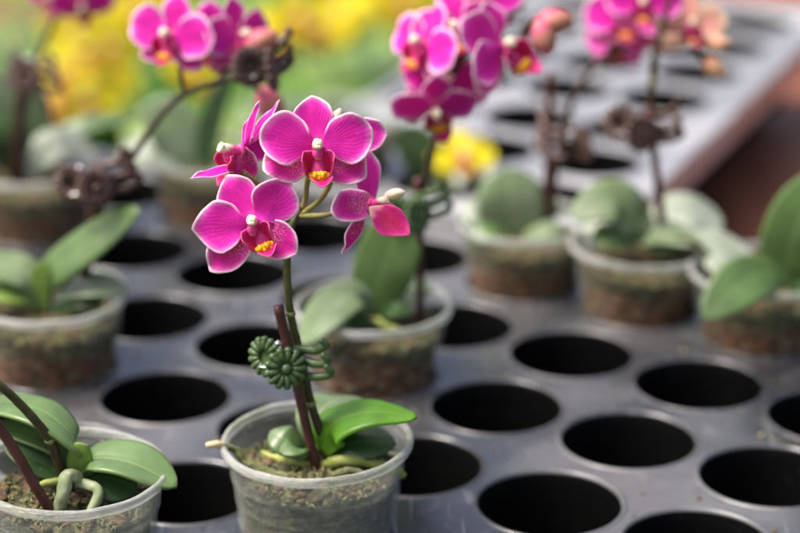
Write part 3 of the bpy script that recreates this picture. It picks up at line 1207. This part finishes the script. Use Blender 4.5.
part_tube('root', P0, [at(318, 470, Y0 - .004), at(300, 478, Y0 - .009), at(276, 474, Y0 - .008), at(262, 470, Y0 - .006), at(247, 462, Y0 - .004), at(234, 449, Y0 - .003), at(222, 446, Y0 - .006)],
          [.0016, .0018, .0015, .0021, .0018, .0014, .0012], 'root_moss', 50, 10, .7)
part_tube('root', P0, [at(326, 468, Y0 - .002), at(346, 452, Y0 + .004), at(372, 450, Y0 + .006), at(398, 456, Y0 + .006)], [.0015, .0017, .0016, .0012], 'root', 26, 12, .35)
part_tube('root', P0, [at(312, 468, Y0 - .003), at(296, 462, Y0 - .002), at(276, 458, Y0 + .004), at(262, 452, Y0 + .008)], [.0014, .0016, .0014, .0010], 'root_green', 26, 12, .4)
part_tube('root', P0, [at(320, 474, Y0 - .008), at(318, 482, Y0 - .016), at(306, 486, Y0 - .022), at(286, 482, Y0 - .022)], [.0015, .0014, .0012, .0008], 'root_moss', 26, 10, .5)
part_tube('root_tip', P0, [at(223, 446, Y0 - .006), at(216, 444, Y0 - .007), at(206, 446, Y0 - .008)], [.0012, .0013, .0009], 'root_tip', 10, 10, .5)
part_tube('root', P0, [at(322, 472, Y0 - .005), at(336, 474, Y0 - .010), at(350, 470, Y0 - .013), at(366, 474, Y0 - .014)], [.0015, .0014, .0014, .0008], 'root_moss', 24, 10, .5)

STK = 'coated support stakes'


def stake(pts, rad, label, mat='stake'):
    o = part_tube('plant_stake', None, pts, rad, mat, 24, 12, .04)
    tag(o, label, 'plant stake', STK)
    return o


stake([at(318, 478, Y0 - .004), at(305, 420, Y0 - .004), at(291, 360, Y0 - .0035), at(278, 306, Y0 - .003)], .0018, 'dark red stake stuck in the sharp front pot, cut top below the flowers')

clip_g = build_clip('clip_green')
clip_g.location = at(288, 364, Y0 - .004)
clip_g.rotation_euler = (0, R(6), R(4))
clip_g.scale = (1.16, 1.16, 1.16)
tag(clip_g, 'dark green daisy shaped clip gripping the sharp stem of the front orchid', 'plant clip', 'flower shaped clips')

# ================================================================== FRONT LEFT PLANT
h1 = hole(-3, -1)
P1 = plant(h1, .0365, 1.05, 'flowerless orchid in the pot at the bottom left corner, roots showing', group=PLANTS, rotz=2., mossy=True)
Y1 = h1.y
leaf(P1, [at(79, 462, Y1), at(72, 436, Y1), at(45, 412, Y1 + .004), at(8, 402, Y1 + .012), at(-30, 404, Y1 + .018)], .022, 'leaf_fresh', (.1, .05, 1), .2, -.2, seed=6)
leaf(P1, [at(82, 468, Y1), at(98, 458, Y1 - .001), at(135, 464, Y1 - .004), at(177, 486, Y1 - .008)], .0205, 'leaf_fresh', (.15, -.2, 1), .4, -.2, seed=7)
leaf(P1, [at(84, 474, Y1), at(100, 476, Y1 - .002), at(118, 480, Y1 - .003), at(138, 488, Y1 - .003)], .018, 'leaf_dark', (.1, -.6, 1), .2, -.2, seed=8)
leaf(P1, [at(80, 470, Y1 + .002), at(58, 446, Y1 + .004), at(28, 432, Y1 + .008), at(-8, 426, Y1 + .012)], .011, 'leaf', (0, -.4, 1), .3, -.1, seed=9)
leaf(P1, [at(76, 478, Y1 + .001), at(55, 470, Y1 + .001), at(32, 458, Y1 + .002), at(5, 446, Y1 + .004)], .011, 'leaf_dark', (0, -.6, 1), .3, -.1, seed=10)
leaf(P1, [at(82, 482, Y1), at(80, 468, Y1 - .003), at(80, 454, Y1 - .004), at(82, 444, Y1 - .004)], .011, 'leaf_lime', (0, -1, .2), .2, -.4, seed=11, prof=[(0, .6), (.3, .9), (.6, .8), (.85, .6), (1, .4)])
part_tube('flower_spike', P1, [at(66, 480, Y1), at(58, 462, Y1 - .003), at(49, 438, Y1 - .006), at(24, 408, Y1 - .010), at(-6, 380, Y1 - .014), at(-40, 352, Y1 - .016)],
          [.0019, .0018, .0017, .0016, .0015, .0014], 'stem', 40, 12, .1, nodes=((.4, .0021),))
part_tube('root', P1, [at(80, 478, Y1 - .006), at(68, 476, Y1 - .009), at(64, 490, Y1 - .012), at(59, 508, Y1 - .012), at(55, 520, Y1 - .012)], [.0020, .0026, .0024, .0022, .0018], 'root', 26, 12, .25)
part_tube('root', P1, [at(78, 482, Y1 - .006), at(92, 486, Y1 - .009), at(99, 494, Y1 - .011), at(92, 508, Y1 - .013), at(86, 518, Y1 - .013)], [.0018, .0018, .0019, .0017, .0014], 'root', 26, 12, .25)
part_tube('root', P1, [at(74, 480, Y1 - .004), at(50, 482, Y1 - .006), at(35, 488, Y1 - .008)], [.0013, .0013, .0010], 'root_green', 20, 10, .3)
stake([at(54, 514, Y1 - .012), at(40, 494, Y1 - .013), at(8, 440, Y1 - .014), at(-40, 372, Y1 - .016)], .0019, 'dark red stake leaning out left from the bottom left pot')

# ================================================================== LEFT MIDDLE PLANT
h2 = hole(-1, -3)
P2 = plant(h2, .0340, 1.03, 'orchid in the left middle pot with arching spike and one long rising leaf', group=PLANTS, rotz=1.1)
Y2 = h2.y
leaf(P2, [at(45, 300, Y2), at(52, 272, Y2 - .002), at(92, 240, Y2 - .006), at(139, 208, Y2 - .010)], .0175, 'leaf', (-.3, -.9, .9), .12, -.1, seed=12)
leaf(P2, [at(45, 300, Y2), at(30, 276, Y2), at(5, 266, Y2 + .002), at(-40, 262, Y2 + .002)], .018, 'leaf_grey', (0, -.4, 1), .15, -.1, seed=13)
leaf(P2, [at(52, 300, Y2), at(75, 288, Y2 - .002), at(100, 284, Y2 - .004), at(128, 290, Y2 - .006)], .015, 'leaf_grey', (0, -.4, 1), .15, -.1, seed=14)
leaf(P2, [at(42, 306, Y2), at(24, 296, Y2 - .002), at(4, 292, Y2 - .004), at(-20, 296, Y2 - .006)], .012, 'leaf_lime', (0, -.4, 1), .15, -.1, seed=15)
leaf(P2, [at(46, 312, Y2 - .002), at(42, 290, Y2 - .003), at(40, 276, Y2 - .003), at(44, 262, Y2 - .003)], .008, 'leaf_lime', (0, -1, .2), .15, -.1, seed=16)
leaf(P2, [at(48, 310, Y2), at(70, 302, Y2 - .002), at(86, 298, Y2 - .004), at(104, 302, Y2 - .006)], .012, 'leaf_dark', (0, -.4, 1), .15, -.1, seed=17)
sp2 = [at(74, 300, Y2 + .004), at(92, 245, Y2 + .004), at(104, 200, Y2 + .003), at(125, 168, Y2 + .002), at(160, 117, Y2), at(185, 94, Y2 - .001), at(217, 82, Y2 - .002), at(244, 77, Y2 - .003), at(285, 62, Y2 - .004)]
part_tube('flower_spike', P2, sp2, [.0017, .0016, .0015, .0015, .0014, .0014, .0013, .0012, .0009], 'stem_dark', 70, 12, .1)
stake([at(84, 300, Y2 + .002), at(90, 245, Y2 + .002), at(98, 168, Y2 + .002)], .0018, 'dark red stake hidden under the brown clip in the left middle pot')
for pts in ([at(186, 94, Y2), at(181, 76, Y2 - .002), at(178, 50, Y2 - .003), at(176, 38, Y2 - .004)],
            [at(217, 82, Y2 - .002), at(228, 66, Y2), at(234, 50, Y2 + .002), at(236, 40, Y2 + .002)],
            [at(262, 72, Y2 - .004), at(262, 60, Y2 - .004), at(260, 50, Y2 - .004)]):
    part_tube('flower_stalk', P2, pts, .0010, 'stem_dark', 14, 8)
flower(P2, at(172, 36, Y2 - .006), (-.35, -.8, .2), (.1, 0, 1), None, 1.0, seed=6)
flower(P2, at(204, 40, Y2 + .010), (.2, -.8, .25), (.3, 0, 1), None, .95, seed=21)
flower(P2, at(236, 36, Y2 + .0), (.75, -.65, .15), (.1, 0, 1), None, .92, seed=7)
bud(P2, at(260, 42, Y2 - .004), .0062, (.5, -.1, .3), 'bud')
bud(P2, at(270, 106, Y2 + .02), .0068, (.2, -.1, -.6), 'bud')
part_tube('flower_stalk', P2, [at(240, 78, Y2 - .002), at(256, 88, Y2 + .01), at(268, 98, Y2 + .02)], .0010, 'stem_dark', 14, 8)

# ================================================================== CENTRE PLANT BEHIND
h5 = hole(0, -1)
P5 = plant(h5, .0325, 1.0, 'magenta orchid in the pot just right behind the sharp one', group=PLANTS, rotz=3.)
Y5 = h5.y
leaf(P5, [at(374, 316, Y5), at(376, 290, Y5 - .002), at(387, 258, Y5 - .006), at(402, 225, Y5 - .008)], .027, 'leaf', (-.25, -1, .35), .08, -.1, seed=18,
     prof=[(0, .3), (.12, .5), (.35, .85), (.6, 1), (.82, .95), (.93, .72), (.98, .4), (1, .1)])
leaf(P5, [at(372, 316, Y5), at(356, 294, Y5 - .006), at(330, 309, Y5 - .022), at(302, 344, Y5 - .040)], .0185, 'leaf_grey', (-.2, -.75, .8), .12, -.1, seed=19)
leaf(P5, [at(380, 318, Y5), at(398, 296, Y5 + .004), at(412, 286, Y5 + .010), at(428, 282, Y5 + .018)], .018, 'leaf_grey', (0, -.4, 1), .15, -.1, seed=20)
leaf(P5, [at(374, 322, Y5 - .002), at(366, 318, Y5 - .008), at(352, 320, Y5 - .012), at(340, 326, Y5 - .014)], .012, 'leaf_dark', (0, -.4, 1), .15, -.1, seed=21)
leaf(P5, [at(378, 322, Y5 - .003), at(386, 312, Y5 - .006), at(396, 308, Y5 - .008), at(412, 312, Y5 - .009)], .011, 'leaf_dark', (0, -.4, 1), .15, -.1, seed=22)
part_tube('root', P5, [at(376, 320, Y5 - .006), at(386, 326, Y5 - .01), at(398, 330, Y5 - .012)], .0016, 'root_green', 14, 10, .3)
sp5 = [at(382, 318, Y5 + .004), at(392, 285, Y5 + .004), at(408, 240, Y5 + .003), at(423, 190, Y5 + .003), at(434, 140, Y5 + .004), at(440, 105, Y5 + .006), at(455, 70, Y5 + .008), at(480, 40, Y5 + .010), at(505, 18, Y5 + .010), at(526, 6, Y5 + .010)]
part_tube('flower_spike', P5, sp5, [.0018, .0018, .0017, .0016, .0016, .0015, .0014, .0013, .0012, .0009], 'stem_dark', 70, 12, .1)
stake([at(420, 322, Y5 + .001), at(420, 250, Y5 + .001), at(418, 178, Y5 + .001)], .0018, 'dark red stake upright in the pot just right behind the sharp one')
f5a = [
    ('sepal', 'sepal', 100, 17, 13, 0, 0, -1.2, .10, -.05),
    ('sepal', 'sepal', 240, 19, 14, 0, 0, -1.2, .10, -.05),
    ('sepal', 'narrow', 335, 17, 10, 20, 0, -1.2, .10, -.05),
    ('petal', 'petal', 150, 21, 18, 8, 0, .6, .12, -.08),
    ('petal', 'petal', 205, 20, 17, 20, 0, .8, .12, -.08),
]
flower(P5, at(500, 46, Y5 - .002), (.55, -.78, .2), (0, 0, 1), f5a, 1.05, seed=8, lip_rot=35, lip_k=1.25)
flower(P5, at(434, 104, Y5 - .004), (.15, -.8, -.55), (.1, -.5, 1), None, .95, seed=9, lip_rot=15, lip_k=1.2)
flower(P5, at(426, 46, Y5 + .004), (-.65, -.55, .3), (.15, 0, 1), None, 1.0, seed=10)
flower(P5, at(456, 30, Y5 + .008), (-.1, -.8, .3), (-.2, 0, 1), None, .95, seed=22)
flower(P5, at(480, -2, Y5 + .016), (.1, -.9, .3), (0, 0, 1), None, .95, seed=11)
flower(P5, at(446, 80, Y5 + .010), (.1, -.9, .15), (.3, 0, 1), None, 1.0, seed=12)
for pts in ([at(478, 42, Y5 + .010), at(490, 50, Y5 + .006), at(498, 47, Y5)], [at(440, 105, Y5 + .006), at(438, 106, Y5), at(434, 104, Y5 - .003)],
            [at(452, 76, Y5 + .008), at(444, 74, Y5 + .012)], [at(462, 60, Y5 + .009), at(448, 48, Y5 + .012), at(438, 42, Y5 + .011)],
            [at(505, 18, Y5 + .010), at(492, 8, Y5 + .016), at(482, 0, Y5 + .016)],
            [at(522, 52, Y5 + .006), at(523, 36, Y5 + .004), at(530, 22, Y5 + .002), at(542, 14, Y5)],
            [at(523, 40, Y5 + .004), at(530, 30, Y5), at(538, 24, Y5 - .002)]):
    part_tube('flower_stalk', P5, pts, .0011, 'stalk' if pts[0].x > .05 else 'stem_dark', 14, 8)
part_tube('flower_stalk', P5, [at(488, 34, Y5 + .010), at(508, 44, Y5 + .010), at(522, 54, Y5 + .006)], .0011, 'stem_dark', 14, 8)
bud(P5, at(553, 22, Y5), .0062, (1, -.2, .25), 'bud')
bud(P5, at(544, 38, Y5 - .003), .0056, (.3, -.2, -1), 'bud')

# ================================================================== RIGHT HAND POTS
h7 = hole(2, -1)
P7 = plant(h7, .0315, .97, 'blurred orchid in the middle of the right pots, one round upright leaf', group=PLANTS, rotz=.9)
Y7 = h7.y
leaf(P7, [at(512, 240, Y7), at(511, 222, Y7 - .001), at(510, 196, Y7 - .001), at(509, 168, Y7 + .004)], .031, 'leaf_grey', (-.05, -1, .35), .08, -.1, seed=23,
     prof=[(0, .35), (.15, .7), (.4, 1), (.65, 1), (.85, .85), (.95, .5), (1, .1)])
leaf(P7, [at(524, 240, Y7), at(536, 224, Y7), at(545, 208, Y7), at(549, 194, Y7 + .002)], .014, 'leaf', (.1, -1, .3), .1, -.1, seed=24)
leaf(P7, [at(516, 242, Y7), at(500, 232, Y7 - .004), at(486, 232, Y7 - .008), at(472, 240, Y7 - .010)], .013, 'leaf', (0, -.5, 1), .1, -.1, seed=25)
leaf(P7, [at(514, 244, Y7), at(530, 232, Y7 - .004), at(548, 230, Y7 - .008), at(560, 236, Y7 - .010)], .013, 'leaf_grey', (0, -.5, 1), .1, -.1, seed=26)
leaf(P7, [at(505, 240, Y7 + .006), at(488, 222, Y7 + .006), at(474, 212, Y7 + .008), at(462, 214, Y7 + .008)], .016, 'leaf_pale', (0, -.6, 1), .1, -.1, seed=27)
sp7 = [at(546, 238, Y7 + .004), at(554, 180, Y7 + .004), at(563, 142, Y7 + .003), at(571, 104, Y7 + .004), at(588, 74, Y7 + .006), at(606, 58, Y7 + .006), at(630, 44, Y7 + .006)]
part_tube('flower_spike', P7, sp7, [.0017, .0016, .0016, .0015, .0014, .0013, .0010], 'stem_dark', 50, 12, .1)
stake([at(548, 240, Y7), at(548, 150, Y7), at(551, 72, Y7)], .0019, 'dark red stake rising above the brown clip left of the row of right pots')
flower(P7, at(626, 18, Y7 + .002), (-.1, -.9, .3), (0, 0, 1), None, 1.0, seed=13)
flower(P7, at(618, 42, Y7 + .012), (-.3, -.9, .2), (0, 0, 1), None, .8, seed=14)
flower(P7, at(650, 30, Y7 + .012), (.4, -.9, .2), (0, 0, 1), None, .85, seed=15)
for pts in ([at(606, 58, Y7 + .006), at(616, 40, Y7 + .004), at(626, 20, Y7 + .003)], [at(610, 56, Y7 + .006), at(618, 44, Y7 + .012)], [at(628, 46, Y7 + .006), at(650, 32, Y7 + .012)]):
    part_tube('flower_stalk', P7, pts, .0010, 'stem_dark', 12, 8)

h8 = hole(2, 0)
P8 = plant(h8, .0315, .99, 'blurred orchid right of centre with peach and pink flowers on a tall spike', group=PLANTS, rotz=2.2)
Y8 = h8.y
leaf(P8, [at(640, 240, Y8), at(636, 222, Y8 - .002), at(612, 200, Y8 - .004), at(572, 218, Y8 - .012)], .0235, 'leaf_grey', (-.1, -.7, 1), .15, -.1, seed=28)
leaf(P8, [at(642, 244, Y8 - .002), at(650, 236, Y8 - .006), at(668, 233, Y8 - .012), at(700, 244, Y8 - .026)], .016, 'leaf_grey', (0, -.45, 1), .15, -.1, seed=29)
leaf(P8, [at(652, 240, Y8 + .004), at(668, 226, Y8 + .008), at(690, 214, Y8 + .012), at(724, 222, Y8 + .016)], .030, 'leaf_pale', (.1, -.5, 1), .1, -.1, seed=30)
leaf(P8, [at(636, 246, Y8 - .002), at(620, 238, Y8 - .008), at(606, 236, Y8 - .010), at(592, 240, Y8 - .012)], .014, 'leaf', (0, -.5, 1), .15, -.1, seed=31)
leaf(P8, [at(634, 240, Y8 + .003), at(618, 226, Y8 + .002), at(600, 222, Y8 + .003), at(584, 230, Y8 + .004)], .018, 'leaf_pale', (0, -.6, 1), .15, -.1, seed=32)
leaf(P8, [at(646, 248, Y8 - .003), at(660, 244, Y8 - .010), at(674, 244, Y8 - .014), at(688, 248, Y8 - .016)], .012, 'leaf_dark', (0, -.5, 1), .15, -.1, seed=33)
sp8 = [at(662, 240, Y8), at(658, 190, Y8), at(653, 140, Y8), at(651, 100, Y8), at(655, 55, Y8), at(664, 20, Y8), at(676, -15, Y8), at(690, -40, Y8)]
part_tube('flower_spike', P8, sp8, [.0019, .0019, .0018, .0018, .0016, .0014, .0012, .0010], 'stem_dark', 50, 12, .1, nodes=((.49, .0022),))
stake([at(664, 240, Y8 - .004), at(659, 190, Y8 - .004), at(649, 108, Y8 - .004)], .0018, 'dark red stake beside the tall spike with peach flowers')
flower(P8, at(690, 26, Y8 + .010), (.1, -.9, .3), (0, 0, 1), None, .85, mats=('peach', 'peach'), seed=16)
flower(P8, at(645, 2, Y8 + .012), (-.2, -.9, .1), (0, 0, 1), None, .9, seed=17)
part_tube('flower_stalk', P8, [at(655, 52, Y8), at(672, 54, Y8 + .003), at(694, 54, Y8 + .004), at(708, 62, Y8 + .004)], .0010, 'stem_dark', 16, 8)
part_tube('flower_stalk', P8, [at(690, 54, Y8 + .004), at(704, 48, Y8 + .004), at(714, 44, Y8 + .004)], .0009, 'stem_dark', 16, 8)
part_tube('flower_stalk', P8, [at(662, 30, Y8), at(676, 32, Y8 + .004), at(690, 28, Y8 + .008)], .0009, 'stem_dark', 16, 8)
bud(P8, at(714, 68, Y8 + .004), .0046, (.6, -.1, -.5), 'bud_pale')
bud(P8, at(720, 44, Y8 + .004), .0036, (1, -.1, .2), 'bud_pale')

h9 = hole(2, 1)
P9 = plant(h9, .0315, 1.02, 'leafy orchid without flowers in the rightmost pot', group=PLANTS, rotz=.2)
Y9 = h9.y
leaf(P9, [at(792, 276, Y9 - .010), at(768, 272, Y9 - .026), at(738, 285, Y9 - .042), at(703, 317, Y9 - .052)], .0215, 'leaf', (.1, -.85, .8), .1, -.1, seed=34)
leaf(P9, [at(784, 290, Y9), at(786, 264, Y9 - .004), at(799, 222, Y9 - .008), at(826, 168, Y9 - .010)], .028, 'leaf', (-.3, -1, .3), .1, -.1, seed=35)
leaf(P9, [at(758, 290, Y9 + .004), at(744, 262, Y9 + .008), at(716, 244, Y9 + .010), at(690, 236, Y9 + .014)], .018, 'leaf_pale', (-.1, -.5, 1), .1, -.1, seed=36)
leaf(P9, [at(756, 296, Y9), at(738, 280, Y9 - .004), at(722, 266, Y9 - .004), at(704, 262, Y9 - .004)], .014, 'leaf_pale', (-.1, -.5, 1), .1, -.1, seed=37)
leaf(P9, [at(782, 292, Y9), at(800, 278, Y9 - .004), at(824, 270, Y9 - .008), at(850, 276, Y9 - .008)], .022, 'leaf_dark', (.1, -.5, 1), .1, -.1, seed=38)
part_tube('root', P9, [at(764, 292, Y9 - .004), at(740, 266, Y9 + .006), at(712, 256, Y9 + .004), at(690, 240, Y9), at(676, 238, Y9 - .002)], .0013, 'root_moss', 30, 8, .4)

# ================================================================== LEFT BACK POTS
h3 = hole(1, -5)
P3 = plant(h3, .034, 1.02, 'blurred orchid at the left edge behind, tall brown spike topped by magenta flowers', group=PLANTS, rotz=.7)
Y3 = h3.y
leaf(P3, [at(30, 190, Y3), at(34, 160, Y3), at(58, 142, Y3), at(88, 146, Y3)], .022, 'leaf_pale', (.1, -.6, 1), .1, -.1, seed=39)
leaf(P3, [at(30, 190, Y3), at(48, 150, Y3 + .006), at(85, 126, Y3 + .012), at(135, 116, Y3 + .018)], .013, 'leaf', (.1, -.5, 1), .2, -.1, seed=40)
leaf(P3, [at(24, 190, Y3), at(12, 150, Y3), at(-4, 130, Y3), at(-30, 126, Y3)], .026, 'leaf_dark', (.1, -.7, 1), .1, -.1, seed=41)
leaf(P3, [at(28, 190, Y3 + .01), at(26, 140, Y3 + .014), at(14, 100, Y3 + .016), at(2, 72, Y3 + .018)], .032, 'leaf_grey', (.1, -1, .4), .1, -.1, seed=42)
sp3 = [at(24, 192, Y3), at(22, 150, Y3), at(24, 108, Y3), at(34, 70, Y3), at(48, 34, Y3), at(60, 10, Y3), at(78, -8, Y3)]
part_tube('flower_spike', P3, sp3, [.0017, .0017, .0016, .0016, .0015, .0014, .0011], 'stem_dark', 40, 12, .1)
stake([at(16, 194, Y3 - .003), at(17, 130, Y3 - .003), at(22, 62, Y3 - .003)], .0018, 'dark stake in the blurred pot at the left edge')
flower(P3, at(82, 2, Y3 - .004), (.1, -.85, -.5), (0, -.4, 1), None, .85, seed=18)
flower(P3, at(54, -8, Y3 + .008), (-.4, -.85, -.3), (0, -.3, 1), None, .85, seed=19)
h4 = hole(2, -4)
P4 = plant(h4, .032, .98, 'blurred orchid behind the left of the magenta blooms, long strap leaves', group=PLANTS, rotz=1.7)
Y4 = h4.y
for q, (pts, w, mt, up) in enumerate([
        ([(195, 190), (180, 160), (150, 148), (118, 156)], .026, 'leaf_pale', (0, -.6, 1)),
        ([(198, 190), (214, 165), (240, 160), (272, 172)], .024, 'leaf_lime', (0, -.6, 1)),
        ([(196, 190), (186, 150), (168, 122), (140, 108)], .028, 'leaf_grey', (0, -1, .6)),
        ([(200, 192), (205, 150), (214, 110), (232, 70)], .012, 'leaf_dark', (0, -1, .4)),
        ([(196, 192), (190, 172), (200, 158), (222, 156)], .020, 'leaf_pale', (0, -.8, 1))]):
    leaf(P4, [at(x, y, Y4 + .004 * i) for i, (x, y) in enumerate(pts)], w, mt, up, .12, -.1, seed=50 + q)
h6 = FO - FA * 3 - FB * 2
P6 = plant(h6, .032, 1.02, 'blurred orchid with a low yellow bloom under the right magenta cluster', group=PLANTS, rotz=2.6)
Y6 = h6.y
flower(P6, at(462, 158, Y6 + .0), (.2, -.8, .5), (0, 0, 1), None, .95, mats=('yellow', 'yellow'), lip=LIP_Y, seed=20)
part_tube('flower_spike', P6, [at(450, 205, Y6), at(456, 180, Y6 + .004), at(462, 162, Y6 + .003)], .0014, 'stalk', 16, 8)
for q, (pts, w, mt, up) in enumerate([
        ([(450, 205), (440, 186), (452, 172), (478, 172)], .024, 'leaf_pale', (0, -.9, .8)),
        ([(448, 205), (428, 188), (410, 184), (390, 190)], .020, 'leaf_grey', (0, -.6, 1)),
        ([(448, 205), (432, 170), (416, 146), (398, 128)], .024, 'leaf', (0, -1, .4))]):
    leaf(P6, [at(x, y, Y6 - .002 * i) for i, (x, y) in enumerate(pts)], w, mt, up, .12, -.1, seed=60 + q)

# brown and green clips on the blurred plants
clip_b = build_clip('clip_brown')
clip_b.location = at(96, 184, Y2 - .004)
clip_b.rotation_euler = (0, R(-8), R(20))
clip_b.scale = (1.35, 1.35, 1.35)
tag(clip_b, 'brown clip on the arching spike of the left middle pot', 'plant clip', 'flower shaped clips')
for (x, y, Y, rz, lab) in ((32, 76, Y3 - .006, -20, 'brown clip on the spike at the left edge, near the yellow flowers'),
                           (566, 146, Y7 - .004, 150, 'brown clip beside the bare stake, left of the other right hand clip'),
                           (640, 130, Y8 - .006, 15, 'brown clip on the tall spike with peach flowers'),
                           (262, 68, Y2 - .008, 70, 'brown clip near the pink bud at the end of the arching spike')):
    c = copy_tree(clip_b)
    c.location = at(x, y, Y)
    c.rotation_euler = (0, R(5), R(rz))
    c['label'] = lab
c = copy_tree(clip_g)
c.location = at(414, 212, Y5 - .005)
c.rotation_euler = (0, R(-4), R(35))
c['label'] = 'green clip on the spike of the pot just right behind the sharp one'

# ================================================================== BACKGROUND: yellow flowering orchids on the back tray
BG = 'blurred orchids at the back'
rnd = random.Random(11)


def bg_leaves(r, top, n, rn, mats, k=1.):
    for q in range(n):
        a = rn.uniform(0, 2 * PI)
        L = rn.uniform(.08, .14) * k
        d = Vector((math.cos(a), math.sin(a), 0))
        h = rn.uniform(.3, 1.4)
        p0 = r.location + Vector((0, 0, top))
        leaf(r, [p0, p0 + d * L * .3 + Vector((0, 0, L * .35 * h)), p0 + d * L * .7 + Vector((0, 0, L * .5 * h)), p0 + d * L + Vector((0, 0, L * .38 * h))],
             rn.uniform(.038, .056) * k, rn.choice(mats), (0, 0, 1), .2, -.15, n=16, m=6, seed=q)


def back_plant(h, label, blooms=(), n=7, mats=('leaf_lime', 'leaf_lime', 'leaf_bright', 'leaf'), k=1.02, fk=1.35, fm='yellow'):
    r = plant((h.x, h.y), LOW + .034, k, label, group=BG, rotz=rnd.uniform(0, 6))
    rn = random.Random(int(h.x * 1000) * 13 + int(h.y * 1000))
    top = POT_H * k - .012
    bg_leaves(r, top, n, rn, mats)
    base = r.location + Vector((0, 0, top))
    if blooms:
        Y = h.y - .02
        tip = at(blooms[0][0], blooms[0][1], Y)
        mid = base.lerp(tip, .55) + Vector((0, .01, .02))
        part_tube('flower_spike', r, [base, mid, tip + Vector((0, .006, 0))], .0017, 'stem', 24, 8)
        for q, (bx, by) in enumerate(blooms):
            p = at(bx, by, Y + rn.uniform(-.01, .01))
            flower(r, p, (rn.uniform(-.4, .4), -1, rn.uniform(-.1, .5)), (0, 0, 1), None, fk, mats=(fm, fm), lip=LIP_Y, seed=30 + q % 3)
            if q:
                part_tube('flower_stalk', r, [tip + Vector((0, .006, -.004)), p.lerp(tip, .5) + Vector((0, .01, -.004)), p + Vector((0, .003, 0))], .0011, 'stalk', 10, 6)
    return r


def ghole(i, j):
    return GO + FA * i + FB * j


back_plant(ghole(0, -4), 'yellow orchid behind the left edge plant, its blooms the largest yellow patch', [(90, 52), (66, 74), (112, 44), (74, 30), (108, 82), (92, 98), (60, 100)])
back_plant(ghole(1, -3), 'yellow orchid with blooms at the top between two magenta sprays', [(140, 10), (118, 20), (160, 2)])
back_plant(ghole(1, -2), 'yellow orchid with sparse blooms behind the arching spike', [(190, 66), (206, 82)], fk=1.1)
back_plant(ghole(2, -1), 'yellow orchid with blooms at the top edge above the main flowers', [(298, 16), (324, 28), (280, 30), (344, 10)])
back_plant(ghole(2, 0), 'yellow orchid with blooms at the top edge left of the right magenta cluster', [(404, 6), (420, 22), (384, -4)])
taken = {(0, -4), (1, -3), (1, -2), (2, -1), (2, 0)}
protos = []
for i in range(0, 9):
    for j in range(-7, 1):
        if (i, j) in taken or rnd.random() < .12:
            continue
        lab = 'flowerless leafy green orchid, one of the blurred rows at the back left'
        if len(protos) < 6:
            r = back_plant(ghole(i, j), lab, (), 8)
            protos.append(r)
        else:
            r = copy_tree(rnd.choice(protos))
            h = ghole(i, j)
            r.location.x, r.location.y = h.x, h.y
            r.rotation_euler.z = rnd.uniform(0, 6.28)

# ------------------------------------------------------------------ light
w = bpy.data.worlds.new('World')
S.world = w
w.use_nodes = True
nt = w.node_tree
bg = nt.nodes['Background']
sky = nt.nodes.new('ShaderNodeTexSky')
sky.sky_type = 'NISHITA'
sky.sun_disc = False
SUN_EL, SUN_AZ = R(60), R(-98)    # azimuth measured from +Y towards +X : high, from the left
sky.sun_elevation = SUN_EL
sky.sun_rotation = SUN_AZ
sky.air_density = .75
sky.dust_density = 7.
sky.ozone_density = 1.
nt.links.new(sky.outputs[0], bg.inputs[0])
bg.inputs[1].default_value = .08
sl = bpy.data.lights.new('sun', 'SUN')
sl.energy = 1.5
sl.angle = R(20)
sl.color = (1., .96, .9)
so = bpy.data.objects.new('sun', sl)
COL.objects.link(so)
d = Vector((math.sin(SUN_AZ) * math.cos(SUN_EL), math.cos(SUN_AZ) * math.cos(SUN_EL), math.sin(SUN_EL)))
so.rotation_euler = d.to_track_quat('Z', 'Y').to_euler()

# ------------------------------------------------------------------ camera
cd = bpy.data.cameras.new('camera')
cd.sensor_width = 36
cd.lens = 36 * FPX / 800
cd.clip_start = .02
cd.clip_end = 200
cd.dof.use_dof = True
cd.dof.focus_distance = .765
cd.dof.aperture_fstop = 5.4
cd.dof.aperture_blades = 0
co = bpy.data.objects.new('camera', cd)
COL.objects.link(co)
co.location = CAM
co.rotation_euler = (PI / 2 - PITCH, 0, 0)
S.camera = co
S.render.resolution_x, S.render.resolution_y = 1024, 682
S.view_settings.view_transform = 'Standard'
S.view_settings.look = 'None'
S.view_settings.exposure = 1.6
S.cycles.use_denoising = True
S.cycles.transparent_max_bounces = 24
S.cycles.max_bounces = 10
